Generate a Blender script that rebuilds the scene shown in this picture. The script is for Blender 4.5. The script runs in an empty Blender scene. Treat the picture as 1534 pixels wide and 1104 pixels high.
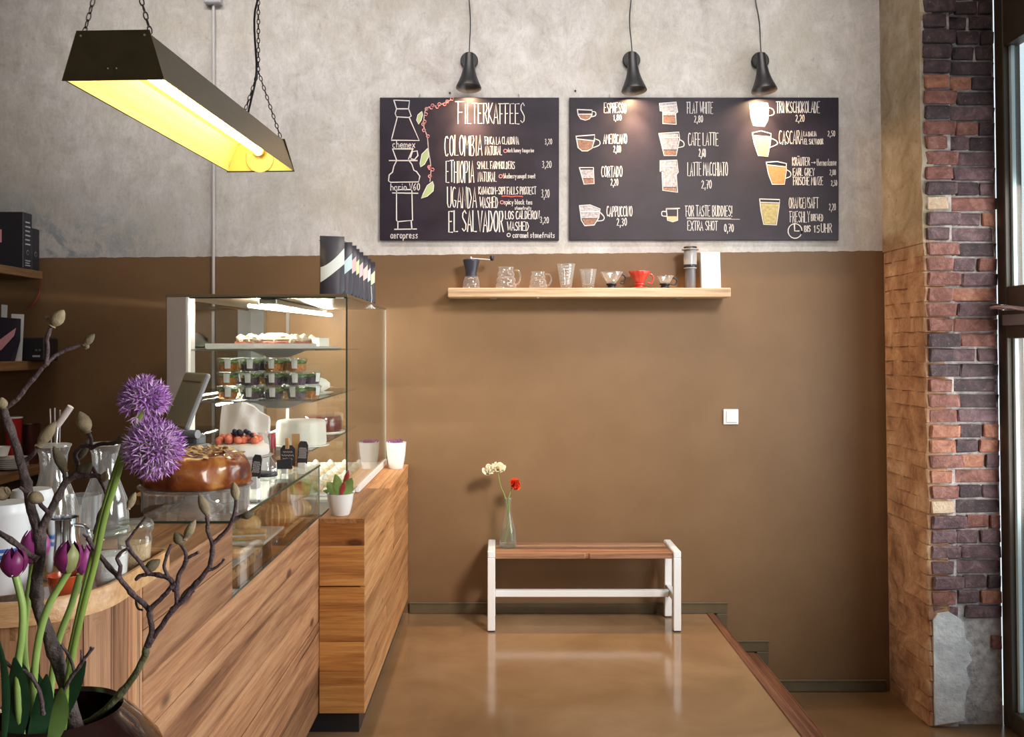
import bpy, bmesh, math, random
from math import sin, cos, pi, radians
from mathutils import Vector, Matrix, noise as mnoise
random.seed(7)
sc = bpy.context.scene
COL = sc.collection
# ---------------------------------------------------------------- camera
F = 1363.0; PX, PY, EYE = 752.0, 520.0, 1.52
cam = bpy.data.objects.new('camera', bpy.data.cameras.new('camera'))
COL.objects.link(cam); sc.camera = cam
cam.location = (0, 0, EYE); cam.rotation_euler = (pi/2, 0, 0)
cam.data.sensor_width = 36; cam.data.lens = 36*F/1534
cam.data.shift_x = (767-PX)/1534; cam.data.shift_y = -(552-PY)/1534
cam.data.clip_start = 0.05
# ---------------------------------------------------------------- world, daylight, exposure
sc.view_settings.view_transform = 'Standard'; sc.view_settings.look = 'None'
sc.view_settings.gamma = 1; sc.view_settings.use_curve_mapping = False
sc.view_settings.exposure = 0.0
w = bpy.data.worlds.new('overcast_street'); sc.world = w; w.use_nodes = True
w.node_tree.nodes['Background'].inputs[0].default_value = (0.82, 0.93, 1, 1)
w.node_tree.nodes['Background'].inputs[1].default_value = 1.15
def area(name, loc, look, sx, sy, power, col, spread=180):
    l = bpy.data.lights.new(name, 'AREA'); l.shape = 'RECTANGLE'; l.size = sx; l.size_y = sy
    l.energy = power; l.color = col; l.spread = radians(spread)
    o = bpy.data.objects.new(name, l); COL.objects.link(o); o.location = loc
    o.rotation_euler = (Vector(look)-Vector(loc)).to_track_quat('-Z', 'Z').to_euler(); return o
# window daylight from the street side and the rear, plus unseen key and added fills
area('daylight_street_window', (2.70, 3.75, 1.5), (-1, 3.75, 1.3), 1.7, 2.6, 110, (1.0, 0.96, .93))
area('high_key_light', (2.2, 0.7, 3.85), (0.15, 5.2, 1.15), 1.0, .9, 24, (1.0, 0.92, .85), 43)  # unseen key light, beam narrowed to brighten the middle of the back wall
area('daylight_rear_window', (0.6, -2.7, 2.0), (0.3, 5.2, 1.5), 3.0, 2.4, 10, (0.95, 0.96, 1))
area('foreground_fill', (2.55, 0.3, 1.9), (-0.8, 1.4, 1.1), 1.2, 1.6, 46, (1.0, 0.97, .95), 100)  # added fill that brightens the foreground plants and the counter front
area('upper_wall_fill', (-0.2, 3.9, 4.15), (-0.2, 5.2, 3.0), 4.4, .4, 36, (1, 0.955, .92), 92)  # added unseen fill, aimed to light the upper wall more than the lower
sc.cycles.max_bounces = 8; sc.cycles.diffuse_bounces = 4; sc.cycles.glossy_bounces = 4
sc.cycles.transmission_bounces = 6; sc.cycles.transparent_max_bounces = 24
sc.cycles.caustics_reflective = False; sc.cycles.caustics_refractive = False
sc.cycles.sample_clamp_indirect = 4.0

# ---------------------------------------------------------------- helpers
def at(px, py, Y):                      # the point at distance Y that the photograph shows at a pixel
    return Vector(((px-PX)*Y/F, Y, EYE-(py-PY)*Y/F))
def nt(name):
    m = bpy.data.materials.new(name); m.use_nodes = True
    return m, m.node_tree, m.node_tree.nodes['Principled BSDF']
def N(t, kind, **kw):
    n = t.nodes.new(kind)
    for k, v in kw.items():
        if k.startswith('i_'):
            key = k[2:]; key = int(key) if key.isdigit() else key.replace('_', ' ')
            n.inputs[key].default_value = v
        else: setattr(n, k, v)
    return n
def c4(c): return (c[0], c[1], c[2], 1)
def ramp(t, fac, stops):
    r = t.nodes.new('ShaderNodeValToRGB'); e = r.color_ramp.elements
    while len(e) < len(stops): e.new(0.5)
    for el, (p, c) in zip(e, stops):
        el.position = p; el.color = c4(c) if len(c) == 3 else c
    t.links.new(fac, r.inputs[0]); return r.outputs[0]
def mixc(t, fac, a, b, mode='MIX'):
    m = t.nodes.new('ShaderNodeMix'); m.data_type = 'RGBA'; m.blend_type = mode
    for k, v in ((0, fac), (6, a), (7, b)):
        if hasattr(v, 'is_linked'): t.links.new(v, m.inputs[k])
        else: m.inputs[k].default_value = v if k == 0 else c4(v)
    return m.outputs[2]
def math_(t, op, a, b=0.0):
    m = t.nodes.new('ShaderNodeMath'); m.operation = op
    for k, v in ((0, a), (1, b)):
        if hasattr(v, 'is_linked'): t.links.new(v, m.inputs[k])
        else: m.inputs[k].default_value = v
    return m.outputs[0]
def coords(t, scale=(1, 1, 1), rnd=0.0, kind='pos'):
    if kind == 'pos': src = t.nodes.new('ShaderNodeNewGeometry').outputs['Position']
    else: src = t.nodes.new('ShaderNodeTexCoord').outputs['Object']
    if rnd:
        oi = t.nodes.new('ShaderNodeObjectInfo')
        v = N(t, 'ShaderNodeVectorMath', operation='SCALE'); v.inputs[0].default_value = (rnd, rnd*.7, rnd*1.3)
        t.links.new(oi.outputs['Random'], v.inputs['Scale'])
        a = N(t, 'ShaderNodeVectorMath', operation='ADD'); t.links.new(src, a.inputs[0]); t.links.new(v.outputs[0], a.inputs[1]); src = a.outputs[0]
    m = t.nodes.new('ShaderNodeMapping'); m.inputs['Scale'].default_value = scale
    t.links.new(src, m.inputs[0]); return m.outputs[0]
def noi(t, vec, scale, detail=4, rough=.55, dist=0):
    n = N(t, 'ShaderNodeTexNoise'); n.inputs['Scale'].default_value = scale; n.inputs['Detail'].default_value = detail
    n.inputs['Roughness'].default_value = rough; n.inputs['Distortion'].default_value = dist
    t.links.new(vec, n.inputs['Vector']); return n.outputs['Fac']
def bump(t, p, h, strength, dist=.01):
    b = t.nodes.new('ShaderNodeBump'); b.inputs['Strength'].default_value = strength; b.inputs['Distance'].default_value = dist
    t.links.new(h, b.inputs['Height']); t.links.new(b.outputs[0], p.inputs['Normal'])
def M(name, col, rough=.5, metal=0, var=0, vs=20, bmp=0, bs=60, sub=0, coat=0, emit=0, alpha=1, kind='obj', spec=.5):
    m, t, p = nt(name)
    p.inputs['Base Color'].default_value = c4(col); p.inputs['Roughness'].default_value = rough; p.inputs['Metallic'].default_value = metal
    p.inputs['Specular IOR Level'].default_value = spec
    if coat: p.inputs['Coat Weight'].default_value = coat; p.inputs['Coat Roughness'].default_value = .08
    if sub: p.inputs['Subsurface Weight'].default_value = sub; p.inputs['Subsurface Scale'].default_value = .01
    if emit: p.inputs['Emission Color'].default_value = c4(col); p.inputs['Emission Strength'].default_value = emit
    v = coords(t, kind=kind)
    if var:
        n = noi(t, v, vs)
        t.links.new(ramp(t, n, [(.3, [c*(1-var) for c in col]), (.7, [min(1, c*(1+var)) for c in col])]), p.inputs['Base Color'])
    if bmp: bump(t, p, noi(t, v, bs), bmp)
    return m
def wood(name, cols, axis='y', rough=.5, tint=.25, crack=.85, knots=.85, fine=1.0):
    """reclaimed boards: long grain along one axis, cracks, a few knots, tint per board"""
    m, t, p = nt(name)
    s = {'x': (.5, 11, 11), 'y': (11, .5, 11), 'z': (11, 11, .5)}[axis]
    v = coords(t, s, rnd=13)
    n1 = noi(t, v, 1.3, 6, .62, .9)
    n2 = noi(t, v, 6*fine, 6, .72, .3)
    f = math_(t, 'ADD', math_(t, 'MULTIPLY', n1, .55), math_(t, 'MULTIPLY', n2, .45))
    c = ramp(t, f, [(.35, cols[0]), (.46, cols[1]), (.54, cols[2]), (.66, cols[3])])
    cr = noi(t, coords(t, tuple(k*(3 if k > 1 else 1.3) for k in s), rnd=5), 1.6, 3, .7, .6)
    c = mixc(t, math_(t, 'MULTIPLY', ramp(t, cr, [(.30, (1, 1, 1)), (.37, (0, 0, 0))]), crack), c, [k*.25 for k in cols[0]])
    vo = N(t, 'ShaderNodeTexVoronoi'); vo.inputs['Scale'].default_value = 1.0; vo.inputs['Randomness'].default_value = 1
    ks = {'x': (2.6, 6.5, 6.5), 'y': (6.5, 2.6, 6.5), 'z': (6.5, 6.5, 2.6)}[axis]
    t.links.new(coords(t, ks, rnd=9), vo.inputs['Vector'])
    kn = ramp(t, vo.outputs['Distance'], [(.06, (1, 1, 1)), (.12, (0, 0, 0))])
    c = mixc(t, math_(t, 'MULTIPLY', kn, knots), c, [cols[0][0]*.35, cols[0][1]*.28, cols[0][2]*.25])
    oi = t.nodes.new('ShaderNodeObjectInfo')
    tv = ramp(t, oi.outputs['Random'], [(0, (1-tint, 1-tint*1.1, 1-tint*1.2)), (.5, (1, 1, 1)), (1, (1+tint*.4, 1+tint*.25, 1+tint*.15))])
    c = mixc(t, 1.0, c, tv, 'MULTIPLY')
    t.links.new(c, p.inputs['Base Color']); p.inputs['Roughness'].default_value = rough
    bump(t, p, math_(t, 'SUBTRACT', f, cr), .35, .004)
    return m
def glassmat(name, tint=(.96, .985, .97), base=.04, power=4.0, top=1.0, rough=0.0, edge=None, milk=0.0):
    """clear glass: transparent with a reflection that grows towards grazing view"""
    m = bpy.data.materials.new(name); m.use_nodes = True; t = m.node_tree; t.nodes.clear()
    o = t.nodes.new('ShaderNodeOutputMaterial'); mx = t.nodes.new('ShaderNodeMixShader')
    tr = t.nodes.new('ShaderNodeBsdfTransparent'); tr.inputs[0].default_value = c4(tint)
    gl = t.nodes.new('ShaderNodeBsdfGlossy'); gl.inputs['Roughness'].default_value = rough
    lw = t.nodes.new('ShaderNodeLayerWeight'); lw.inputs[0].default_value = .5
    f = math_(t, 'POWER', lw.outputs['Facing'], power)
    f = math_(t, 'ADD', math_(t, 'MULTIPLY', f, top-base), base)
    if edge:
        t.links.new(ramp(t, lw.outputs['Facing'], [(.45, tint), (.97, edge)]), tr.inputs[0])
    t.links.new(f, mx.inputs[0]); t.links.new(tr.outputs[0], mx.inputs[1]); t.links.new(gl.outputs[0], mx.inputs[2])
    if milk:  # white diffuse painted in for highlights and bright rims, strongest at grazing view
        df = t.nodes.new('ShaderNodeBsdfDiffuse'); df.inputs[0].default_value = (.85, .87, .87, 1)
        m2 = t.nodes.new('ShaderNodeMixShader'); fm = math_(t, 'ADD', math_(t, 'MULTIPLY', math_(t, 'POWER', lw.outputs['Facing'], 3.0), milk*3), milk*.45)
        t.links.new(fm, m2.inputs[0]); t.links.new(mx.outputs[0], m2.inputs[1]); t.links.new(df.outputs[0], m2.inputs[2])
        t.links.new(m2.outputs[0], o.inputs[0]); return m
    t.links.new(mx.outputs[0], o.inputs[0]); return m

class B:
    """collects shapes into one bmesh"""
    def __init__(s): s.bm = bmesh.new()
    def box(s, x0, x1, y0, y1, z0, z1, bev=0, mtx=None, seg=1):
        r = bmesh.ops.create_cube(s.bm, size=1)['verts']
        bmesh.ops.scale(s.bm, vec=(x1-x0, y1-y0, z1-z0), verts=r)
        bmesh.ops.translate(s.bm, vec=((x0+x1)/2, (y0+y1)/2, (z0+z1)/2), verts=r)
        if bev:
            e = list({e for v in r for e in v.link_edges})
            q = bmesh.ops.bevel(s.bm, geom=e, offset=bev, segments=seg, affect='EDGES', profile=.5)
            r = list({v for f in q['faces'] for v in f.verts} | {v for v in r if v.is_valid})
        if mtx is not None: bmesh.ops.transform(s.bm, matrix=mtx, verts=r)
        return s
    def lathe(s, prof, c=(0, 0, 0), n=24, mtx=None, cap=True, wob=None):
        rings = []
        for k, (r, z) in enumerate(prof):
            ring = []
            for i in range(n):
                a = 2*pi*i/n; rr = r*(wob(a, k) if wob else 1)
                p = Vector((rr*cos(a), rr*sin(a), z))
                if mtx is not None: p = mtx @ p
                ring.append(s.bm.verts.new(p+Vector(c)))
            rings.append(ring)
        for a, b in zip(rings, rings[1:]):
            for i in range(n): s.bm.faces.new((a[i], a[(i+1) % n], b[(i+1) % n], b[i]))
        if cap:
            if prof[0][0] > 0: s.bm.faces.new(rings[0][::-1])
            if prof[-1][0] > 0: s.bm.faces.new(rings[-1])
        return s
    def tube(s, pts, rad, n=8, cap=True, up=Vector((0, 0, 1))):
        pts = [Vector(p) for p in pts]
        if not isinstance(rad, (list, tuple)): rad = [rad]*len(pts)
        rings = []; prev = None
        for i, p in enumerate(pts):
            d = (pts[min(i+1, len(pts)-1)]-pts[max(i-1, 0)]).normalized()
            if prev is None:
                ref = up if abs(d.dot(up)) < .95 else Vector((1, 0, 0))
                u = d.cross(ref).normalized()
            else: u = (prev-d*prev.dot(d)).normalized()
            prev = u; v = d.cross(u)
            rings.append([s.bm.verts.new(p+(u*cos(2*pi*k/n)+v*sin(2*pi*k/n))*rad[i]) for k in range(n)])
        for a, b in zip(rings, rings[1:]):
            for i in range(n): s.bm.faces.new((a[i], a[(i+1) % n], b[(i+1) % n], b[i]))
        if cap: s.bm.faces.new(rings[0][::-1]); s.bm.faces.new(rings[-1])
        return s
    def ball(s, c, r, sub=2, sq=(1, 1, 1), mtx=None, amp=0, fr=6):
        q = bmesh.ops.create_icosphere(s.bm, subdivisions=sub, radius=1)['verts']
        for v in q:
            p = v.co.copy()
            if amp: p *= 1+amp*mnoise.noise(p*fr+Vector(c)*31)
            p = Vector((p.x*sq[0]*r, p.y*sq[1]*r, p.z*sq[2]*r))
            if mtx is not None: p = mtx @ p
            v.co = p+Vector(c)
        return s
    def poly(s, pts, h=None):
        """flat polygon, extruded by vector h"""
        a = [s.bm.verts.new(p) for p in pts]
        s.bm.faces.new(a)
        if h is not None:
            b = [s.bm.verts.new(Vector(p)+Vector(h)) for p in pts]
            s.bm.faces.new(b[::-1]); n = len(a)
            for i in range(n): s.bm.faces.new((a[i], b[i], b[(i+1) % n], a[(i+1) % n]))
        return s
    def ribbon(s, pts, wd, nrm=Vector((0, -1, 0)), ends=True):
        """chalk stroke lying on a board"""
        pts = [Vector(p) for p in pts]
        if len(pts) < 2: return s
        L = []
        for i, p in enumerate(pts):
            d = (pts[min(i+1, len(pts)-1)]-pts[max(i-1, 0)])
            if d.length < 1e-9: d = Vector((1, 0, 0))
            d.normalize(); u = d.cross(nrm)*wd*.5*random.uniform(.85, 1.15)
            q = p
            if i == 0: q = p-d*wd*.3
            if i == len(pts)-1: q = p+d*wd*.3
            L.append((s.bm.verts.new(q+u), s.bm.verts.new(q-u)))
        for a, b in zip(L, L[1:]): s.bm.faces.new((a[0], a[1], b[1], b[0]))
        return s
ORG = {}
def obj(name, b, mat, parent=None, org=None, smooth=None, kind=None, label=None):
    bm = b.bm
    o0 = ORG.get(parent.name, Vector((0, 0, 0))) if parent is not None else Vector(org or (0, 0, 0))
    bmesh.ops.translate(bm, vec=-o0, verts=bm.verts)
    bmesh.ops.recalc_face_normals(bm, faces=bm.faces)
    me = bpy.data.meshes.new(name); bm.to_mesh(me); bm.free()
    o = bpy.data.objects.new(name, me); COL.objects.link(o)
    for m in (mat if isinstance(mat, (list, tuple)) else [mat]): me.materials.append(m)
    if smooth is not None:
        for p in me.polygons: p.use_smooth = True
        me.set_sharp_from_angle(angle=radians(smooth))
    if parent is not None: o.parent = parent
    else: o.location = o0
    ORG[o.name] = o0
    if kind: o['kind'] = kind
    if label: o['label'] = label
    return o
def tag(o, label, cat, group=None):
    o['label'] = label; o['category'] = cat
    if group: o['group'] = group
    return o
def thing(name, loc, label, cat, group=None):
    o = bpy.data.objects.new(name, None); COL.objects.link(o); o.location = loc
    o.empty_display_size = .05; ORG[o.name] = Vector(loc); return tag(o, label, cat, group)
def struct(name, b, mat, **k): return obj(name, b, mat, kind='structure', **k)
def dup(root, loc, label, rz=None, group=None, scale=None):
    def cp(o, par):
        c = o.copy(); COL.objects.link(c); c.parent = par
        for ch in list(o.children): cp(ch, c)
        return c
    kids = list(root.children)
    r = root.copy(); COL.objects.link(r)
    for ch in kids: cp(ch, r)
    r.location = loc; r['label'] = label
    if rz is not None: r.rotation_euler.z = rz
    if scale: r.scale = (scale,)*3
    if group: r['group'] = group
    return r
def smoothline(pts, k=4):
    """Catmull-Rom through the points"""
    P = [Vector(p) for p in pts]; out = []
    for i in range(len(P)-1):
        a, b, c, d = P[max(i-1, 0)], P[i], P[i+1], P[min(i+2, len(P)-1)]
        for j in range(k):
            t = j/k
            out.append(.5*((2*b)+(c-a)*t+(2*a-5*b+4*c-d)*t*t+(3*b-a-3*c+d)*t**3))
    return out+[P[-1]]

# ---------------------------------------------------------------- materials
def mat_backwall():
    m, t, p = nt('plaster_and_brown_paint')
    v = coords(t)
    big = noi(t, v, 1.6, 6, .68, .5); mid = noi(t, v, 6.5, 8, .72, .7); fine = noi(t, v, 34, 7, .75)
    streak = noi(t, coords(t, (4, 4, 1.6)), 2.6, 7, .7, .6)
    up = ramp(t, math_(t, 'ADD', math_(t, 'MULTIPLY', mid, .6), math_(t, 'MULTIPLY', streak, .4)),
              [(.30, (.35, .315, .265)), (.43, (.53, .49, .46)), (.54, (.63, .59, .565)), (.70, (.75, .715, .69))])
    up = mixc(t, math_(t, 'MULTIPLY', ramp(t, big, [(.46, (0, 0, 0)), (.66, (1, 1, 1))]), .55), up, (.46, .42, .33))
    up = mixc(t, math_(t, 'MULTIPLY', ramp(t, fine, [(.30, (1, 1, 1)), (.42, (0, 0, 0))]), .45), up, (.27, .235, .18))
    # pitted scratches
    cr = noi(t, coords(t, (1.4, 1, .55)), 9, 7, .75, 1.6)
    up = mixc(t, math_(t, 'MULTIPLY', ramp(t, cr, [(.47, (0, 0, 0)), (.5, (1, 1, 1)), (.53, (0, 0, 0))]), .22), up, (.22, .2, .17))
    # old blue paint showing at the low left
    sx = t.nodes.new('ShaderNodeSeparateXYZ'); t.links.new(t.nodes.new('ShaderNodeNewGeometry').outputs['Position'], sx.inputs[0])
    blu = math_(t, 'MULTIPLY', ramp(t, mid, [(.44, (0, 0, 0)), (.56, (1, 1, 1))]),
                math_(t, 'MULTIPLY', ramp(t, math_(t, 'MULTIPLY', math_(t, 'ADD', sx.outputs[0], 2.9), .6), [(0, (1, 1, 1)), (.8, (0, 0, 0))]),
                      ramp(t, math_(t, 'SUBTRACT', sx.outputs[2], 2.0), [(.1, (1, 1, 1)), (.5, (0, 0, 0))])))
    up = mixc(t, math_(t, 'MULTIPLY', blu, .95), up, (.13, .18, .22))
    lo = ramp(t, noi(t, v, 2.2, 4, .6), [(.3, (.165, .090, .040)), (.7, (.20, .114, .054))])
    edge = math_(t, 'ADD', sx.outputs[2], math_(t, 'MULTIPLY', math_(t, 'SUBTRACT', noi(t, v, 18, 3), .5), .012))
    edge = math_(t, 'SUBTRACT', edge, math_(t, 'MULTIPLY', sx.outputs[0], .0085))
    fac = math_(t, 'GREATER_THAN', edge, 2.052)
    t.links.new(mixc(t, fac, lo, up), p.inputs['Base Color'])
    r = t.nodes.new('ShaderNodeMix'); r.inputs[2].default_value = .52; r.inputs[3].default_value = .85
    t.links.new(fac, r.inputs[0]); t.links.new(r.outputs[0], p.inputs['Roughness'])
    h = math_(t, 'ADD', math_(t, 'MULTIPLY', fine, math_(t, 'ADD', math_(t, 'MULTIPLY', fac, .8), .12)), math_(t, 'MULTIPLY', fac, .9))
    p.inputs['Specular IOR Level'].default_value = .42
    bump(t, p, h, .13, .006); return m
def mat_return():
    m, t, p = nt('ochre_plaster')
    v = coords(t); a = noi(t, v, 5, 6, .65, .5); f = noi(t, v, 35, 5, .7)
    up = ramp(t, a, [(.3, (.24, .18, .105)), (.5, (.36, .285, .19)), (.7, (.46, .39, .30))])
    lo = ramp(t, a, [(.33, (.20, .085, .045)), (.45, (.36, .185, .10)), (.56, (.48, .275, .155)), (.68, (.60, .40, .26))])
    sx = t.nodes.new('ShaderNodeSeparateXYZ'); t.links.new(v, sx.inputs[0])
    fac = ramp(t, math_(t, 'ADD', sx.outputs[2], math_(t, 'MULTIPLY', a, .3)), [(0, (0, 0, 0)), (1, (1, 1, 1))])
    mr = N(t, 'ShaderNodeMapRange'); mr.inputs[1].default_value = 2.08; mr.inputs[2].default_value = 2.30
    t.links.new(math_(t, 'ADD', sx.outputs[2], math_(t, 'MULTIPLY', a, .25)), mr.inputs[0])
    c = mixc(t, mr.outputs[0], lo, up)
    c = mixc(t, math_(t, 'MULTIPLY', ramp(t, f, [(.32, (1, 1, 1)), (.42, (0, 0, 0))]), .5), c, (.14, .085, .045))
    t.links.new(c, p.inputs['Base Color']); p.inputs['Roughness'].default_value = .9
    bump(t, p, math_(t, 'ADD', a, f), .6, .008); return m
def mat_brick(name, c0, c1, c2):
    m, t, p = nt(name)
    v = coords(t, rnd=7); a = noi(t, v, 16, 6, .7, .6); f = noi(t, v, 70, 4, .7)
    c = ramp(t, a, [(.3, c0), (.5, c1), (.68, c2)])
    c = mixc(t, math_(t, 'MULTIPLY', ramp(t, f, [(.60, (0, 0, 0)), (.7, (1, 1, 1))]), .35), c, (.42, .36, .34))
    t.links.new(c, p.inputs['Base Color']); p.inputs['Roughness'].default_value = .75
    bump(t, p, math_(t, 'ADD', a, f), .8, .006); return m
def mat_floor():
    m, t, p = nt('sealed_floor')
    v = coords(t); a = noi(t, v, 1.6, 5, .6, .6); f = noi(t, v, 60, 2, .5)
    c = ramp(t, a, [(.3, (.22, .128, .062)), (.5, (.285, .172, .088)), (.72, (.34, .22, .125))])
    c = mixc(t, math_(t, 'MULTIPLY', ramp(t, f, [(.76, (0, 0, 0)), (.8, (1, 1, 1))]), .5), c, (.6, .5, .38))
    t.links.new(c, p.inputs['Base Color'])
    t.links.new(ramp(t, a, [(.35, (.09,)*3), (.7, (.17,)*3)]), p.inputs['Roughness'])
    p.inputs['Specular IOR Level'].default_value = .75
    bump(t, p, noi(t, v, 5, 2), .02, .01); return m
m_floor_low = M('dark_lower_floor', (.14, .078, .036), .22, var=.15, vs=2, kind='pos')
m_wall = mat_backwall(); m_ret = mat_return(); m_floor = mat_floor()
m_plain = M('plain_plaster', (.46, .43, .38), .85, var=.1, vs=3, kind='pos')
m_dimwall = M('brown_side_paint', (.16, .10, .06), .6, var=.1, vs=3, kind='pos')
m_ceil = M('ceiling_paint', (.55, .53, .50), .9, var=.05, vs=2, kind='pos')
m_base = M('baseboard_paint', (.115, .085, .048), .38, var=.15, vs=9, kind='pos')
m_mortar = M('mortar', (.45, .39, .37), .95, var=.35, vs=30, bmp=.6, bs=80, kind='pos')
m_patch = M('white_plaster_patch', (.62, .60, .60), .85, var=.2, vs=14, bmp=.5, bs=50, kind='pos')
m_br = [mat_brick('brick_red', (.09, .030, .022), (.21, .075, .055), (.33, .15, .12)),
        mat_brick('brick_plum', (.05, .026, .030), (.125, .062, .068), (.22, .13, .135)),
        mat_brick('brick_orange', (.16, .05, .03), (.33, .12, .07), (.45, .22, .15)),
        mat_brick('brick_dark', (.02, .012, .014), (.055, .028, .032), (.11, .06, .065)),
        mat_brick('brick_pale', (.38, .24, .15), (.55, .38, .26), (.65, .5, .38))]
m_frame = M('door_frame_paint', (.055, .036, .022), .45, var=.12, kind='pos')
m_steel = M('brushed_steel', (.62, .60, .60), .32, metal=1, bmp=.08, bs=120)
m_chrome = M('chrome', (.8, .8, .82), .12, metal=1)
m_black = M('black_metal', (.012, .012, .014), .5, bmp=.05)
m_blackp = M('black_plastic', (.02, .02, .024), .35)
m_darkw = wood('dark_step_wood', [(.05, .018, .010), (.11, .04, .022), (.17, .07, .038), (.24, .11, .06)], 'y', .35, .15)
CW = [(.13, .050, .022), (.31, .145, .070), (.45, .235, .120), (.60, .36, .20)]
m_plank = wood('reclaimed_plank', CW, 'y', .55, .42, .8, .8)
CW2 = [(.17, .06, .022), (.40, .18, .066), (.55, .28, .115), (.68, .40, .19)]
m_plank2 = wood('orange_plank', CW2, 'y', .5, .24, .8)
m_plankx = wood('orange_end_plank', [(.20, .065, .016), (.46, .19, .05), (.64, .30, .085), (.78, .43, .16)], 'x', .45, .3, .7)
m_plankv = wood('upright_plank', CW, 'z', .55, .34)
m_top = wood('worktop_wood', [(.20, .085, .035), (.34, .17, .075), (.46, .25, .12), (.56, .34, .18)], 'y', .4, .15, knots=.3)
m_tray = wood('light_tray_wood', [(.42, .21, .08), (.56, .31, .13), (.66, .40, .19), (.74, .49, .26)], 'x', .35, .05, crack=.1, knots=.1)
m_shelf = wood('shelf_wood', [(.30, .17, .085), (.47, .30, .17), (.60, .41, .25), (.72, .53, .36)], 'x', .5, .1, knots=.3)
m_seat = wood('bench_wood', [(.12, .05, .028), (.25, .12, .065), (.36, .19, .105), (.47, .27, .16)], 'x', .5, .2)
m_darkshelf = wood('dim_shelf_wood', [(.10, .05, .02), (.19, .10, .045), (.26, .145, .065), (.34, .2, .1)], 'y', .5, .1)
m_glass = glassmat('case_glass', (.975, .99, .98), .06, 4.4)
m_gedge = M('glass_edge_green', (.02, .055, .042), .15)
m_ware = glassmat('glassware', (.985, .99, .99), .08, 2.2, .8, edge=(.74, .76, .76), rough=.03, milk=.15)
m_tint = glassmat('green_glassware', (.95, .98, .96), .05, 2.8, .7, edge=(.62, .72, .64), rough=.04, milk=.08)
m_water = glassmat('water', (.88, .93, .90), .05, 3, .8)
m_white = M('white_enamel', (.82, .83, .84), .3, spec=.5)
m_ceram = M('white_ceramic', (.84, .84, .83), .25, coat=.4)
m_paper = M('white_paper', (.83, .81, .79), .75, bmp=.15, bs=25)
m_board = M('blackboard', (.020, .014, .024), .42, var=.35, vs=7, kind='pos', spec=.35)
m_chalk = M('chalk_white', (.66, .63, .62), .95)
CH = {'w': m_chalk, 'pink': M('chalk_pink', (.62, .24, .27), .95), 'green': M('chalk_green', (.32, .42, .22), .95),
      'brown': M('chalk_brown', (.30, .165, .12), .95, var=.35, vs=90), 'milk': M('chalk_milk', (.42, .39, .42), .95, var=.4, vs=90),
      'cream': M('chalk_cream', (.60, .44, .26), .95, var=.12, vs=90), 'salmon': M('chalk_salmon', (.60, .25, .20), .95, var=.15, vs=90),
      'orange': M('chalk_orange', (.58, .24, .10), .95, var=.2, vs=90), 'yellow': M('chalk_yellow', (.42, .36, .17), .95, var=.25, vs=90),
      'red': M('chalk_red', (.65, .08, .07), .95), 'dim': M('chalk_dim', (.42, .39, .40), .95)}
# ================================================================ the room
WY = 5.2; LOW = -0.445; TOPZ = 4.2
struct('wall_back', B().box(-3.1, 2.75, WY, WY+.2, LOW-.1, TOPZ), m_wall)
struct('wall_left', B().box(-3.2, -3.0, -3, WY+.2, LOW, TOPZ), m_dimwall)
struct('wall_front', B().box(-3.2, 3.0, -3.2, -3.0, LOW, TOPZ), m_plain)
struct('ceiling', B().box(-3.2, 3.0, -3.2, WY+.2, TOPZ, TOPZ+.1), m_ceil)
# raised floor and its two steps
struct('floor', B().box(-3.0, 1.165, -3, WY, -.12, 0), m_floor)
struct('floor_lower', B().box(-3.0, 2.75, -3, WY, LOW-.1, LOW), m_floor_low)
fr = struct('trim_platform', B().box(-3.0, 1.17, -3, WY, LOW, -.12), m_darkw)
t = obj('nosing', B().box(1.165, 1.21, -2.9, WY-.012, -.045, .004, .006), m_darkw, fr)
obj('nosing_strip', B().box(1.21, 1.222, -2.9, WY-.012, -.045, -.004, .003), m_darkw, fr)
st = struct('trim_step', B().box(1.17, 1.40, -3, WY-.001, LOW, -.262), m_darkw)
obj('tread', B().box(1.17, 1.44, -2.9, WY-.012, -.262, -.2175, .006), m_darkw, st)
obj('tread_edge', B().box(1.44, 1.452, -2.9, WY-.012, -.255, -.223, .003), m_darkw, st)
# stepped baseboard
def bb(x0, x1, z0, z1): return B().box(x0, x1, WY-.016, WY, z0, z1, .004)
b0 = struct('baseboard_back', bb(-.53, 1.285, 0, .063), m_base)
obj('riser_board', bb(1.222, 1.285, -.2175, .0), m_base, b0)
obj('step_board', bb(1.285, 1.52, -.2175, -.155), m_base, b0)
obj('riser_board', bb(1.452, 1.52, -.44, -.2175), m_base, b0)
obj('low_board', bb(1.52, 2.19, LOW, LOW+.067), m_base, b0)
# small lips on the upper edges
obj('top_bead', B().box(-.53, 1.29, WY-.02, WY-.014, .056, .066, .002), m_base, b0)
obj('top_bead', B().box(1.285, 1.526, WY-.02, WY-.014, -.162, -.152, .002), m_base, b0)
obj('top_bead', B().box(1.52, 2.19, WY-.02, WY-.014, LOW+.058, LOW+.069, .002), m_base, b0)

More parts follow.
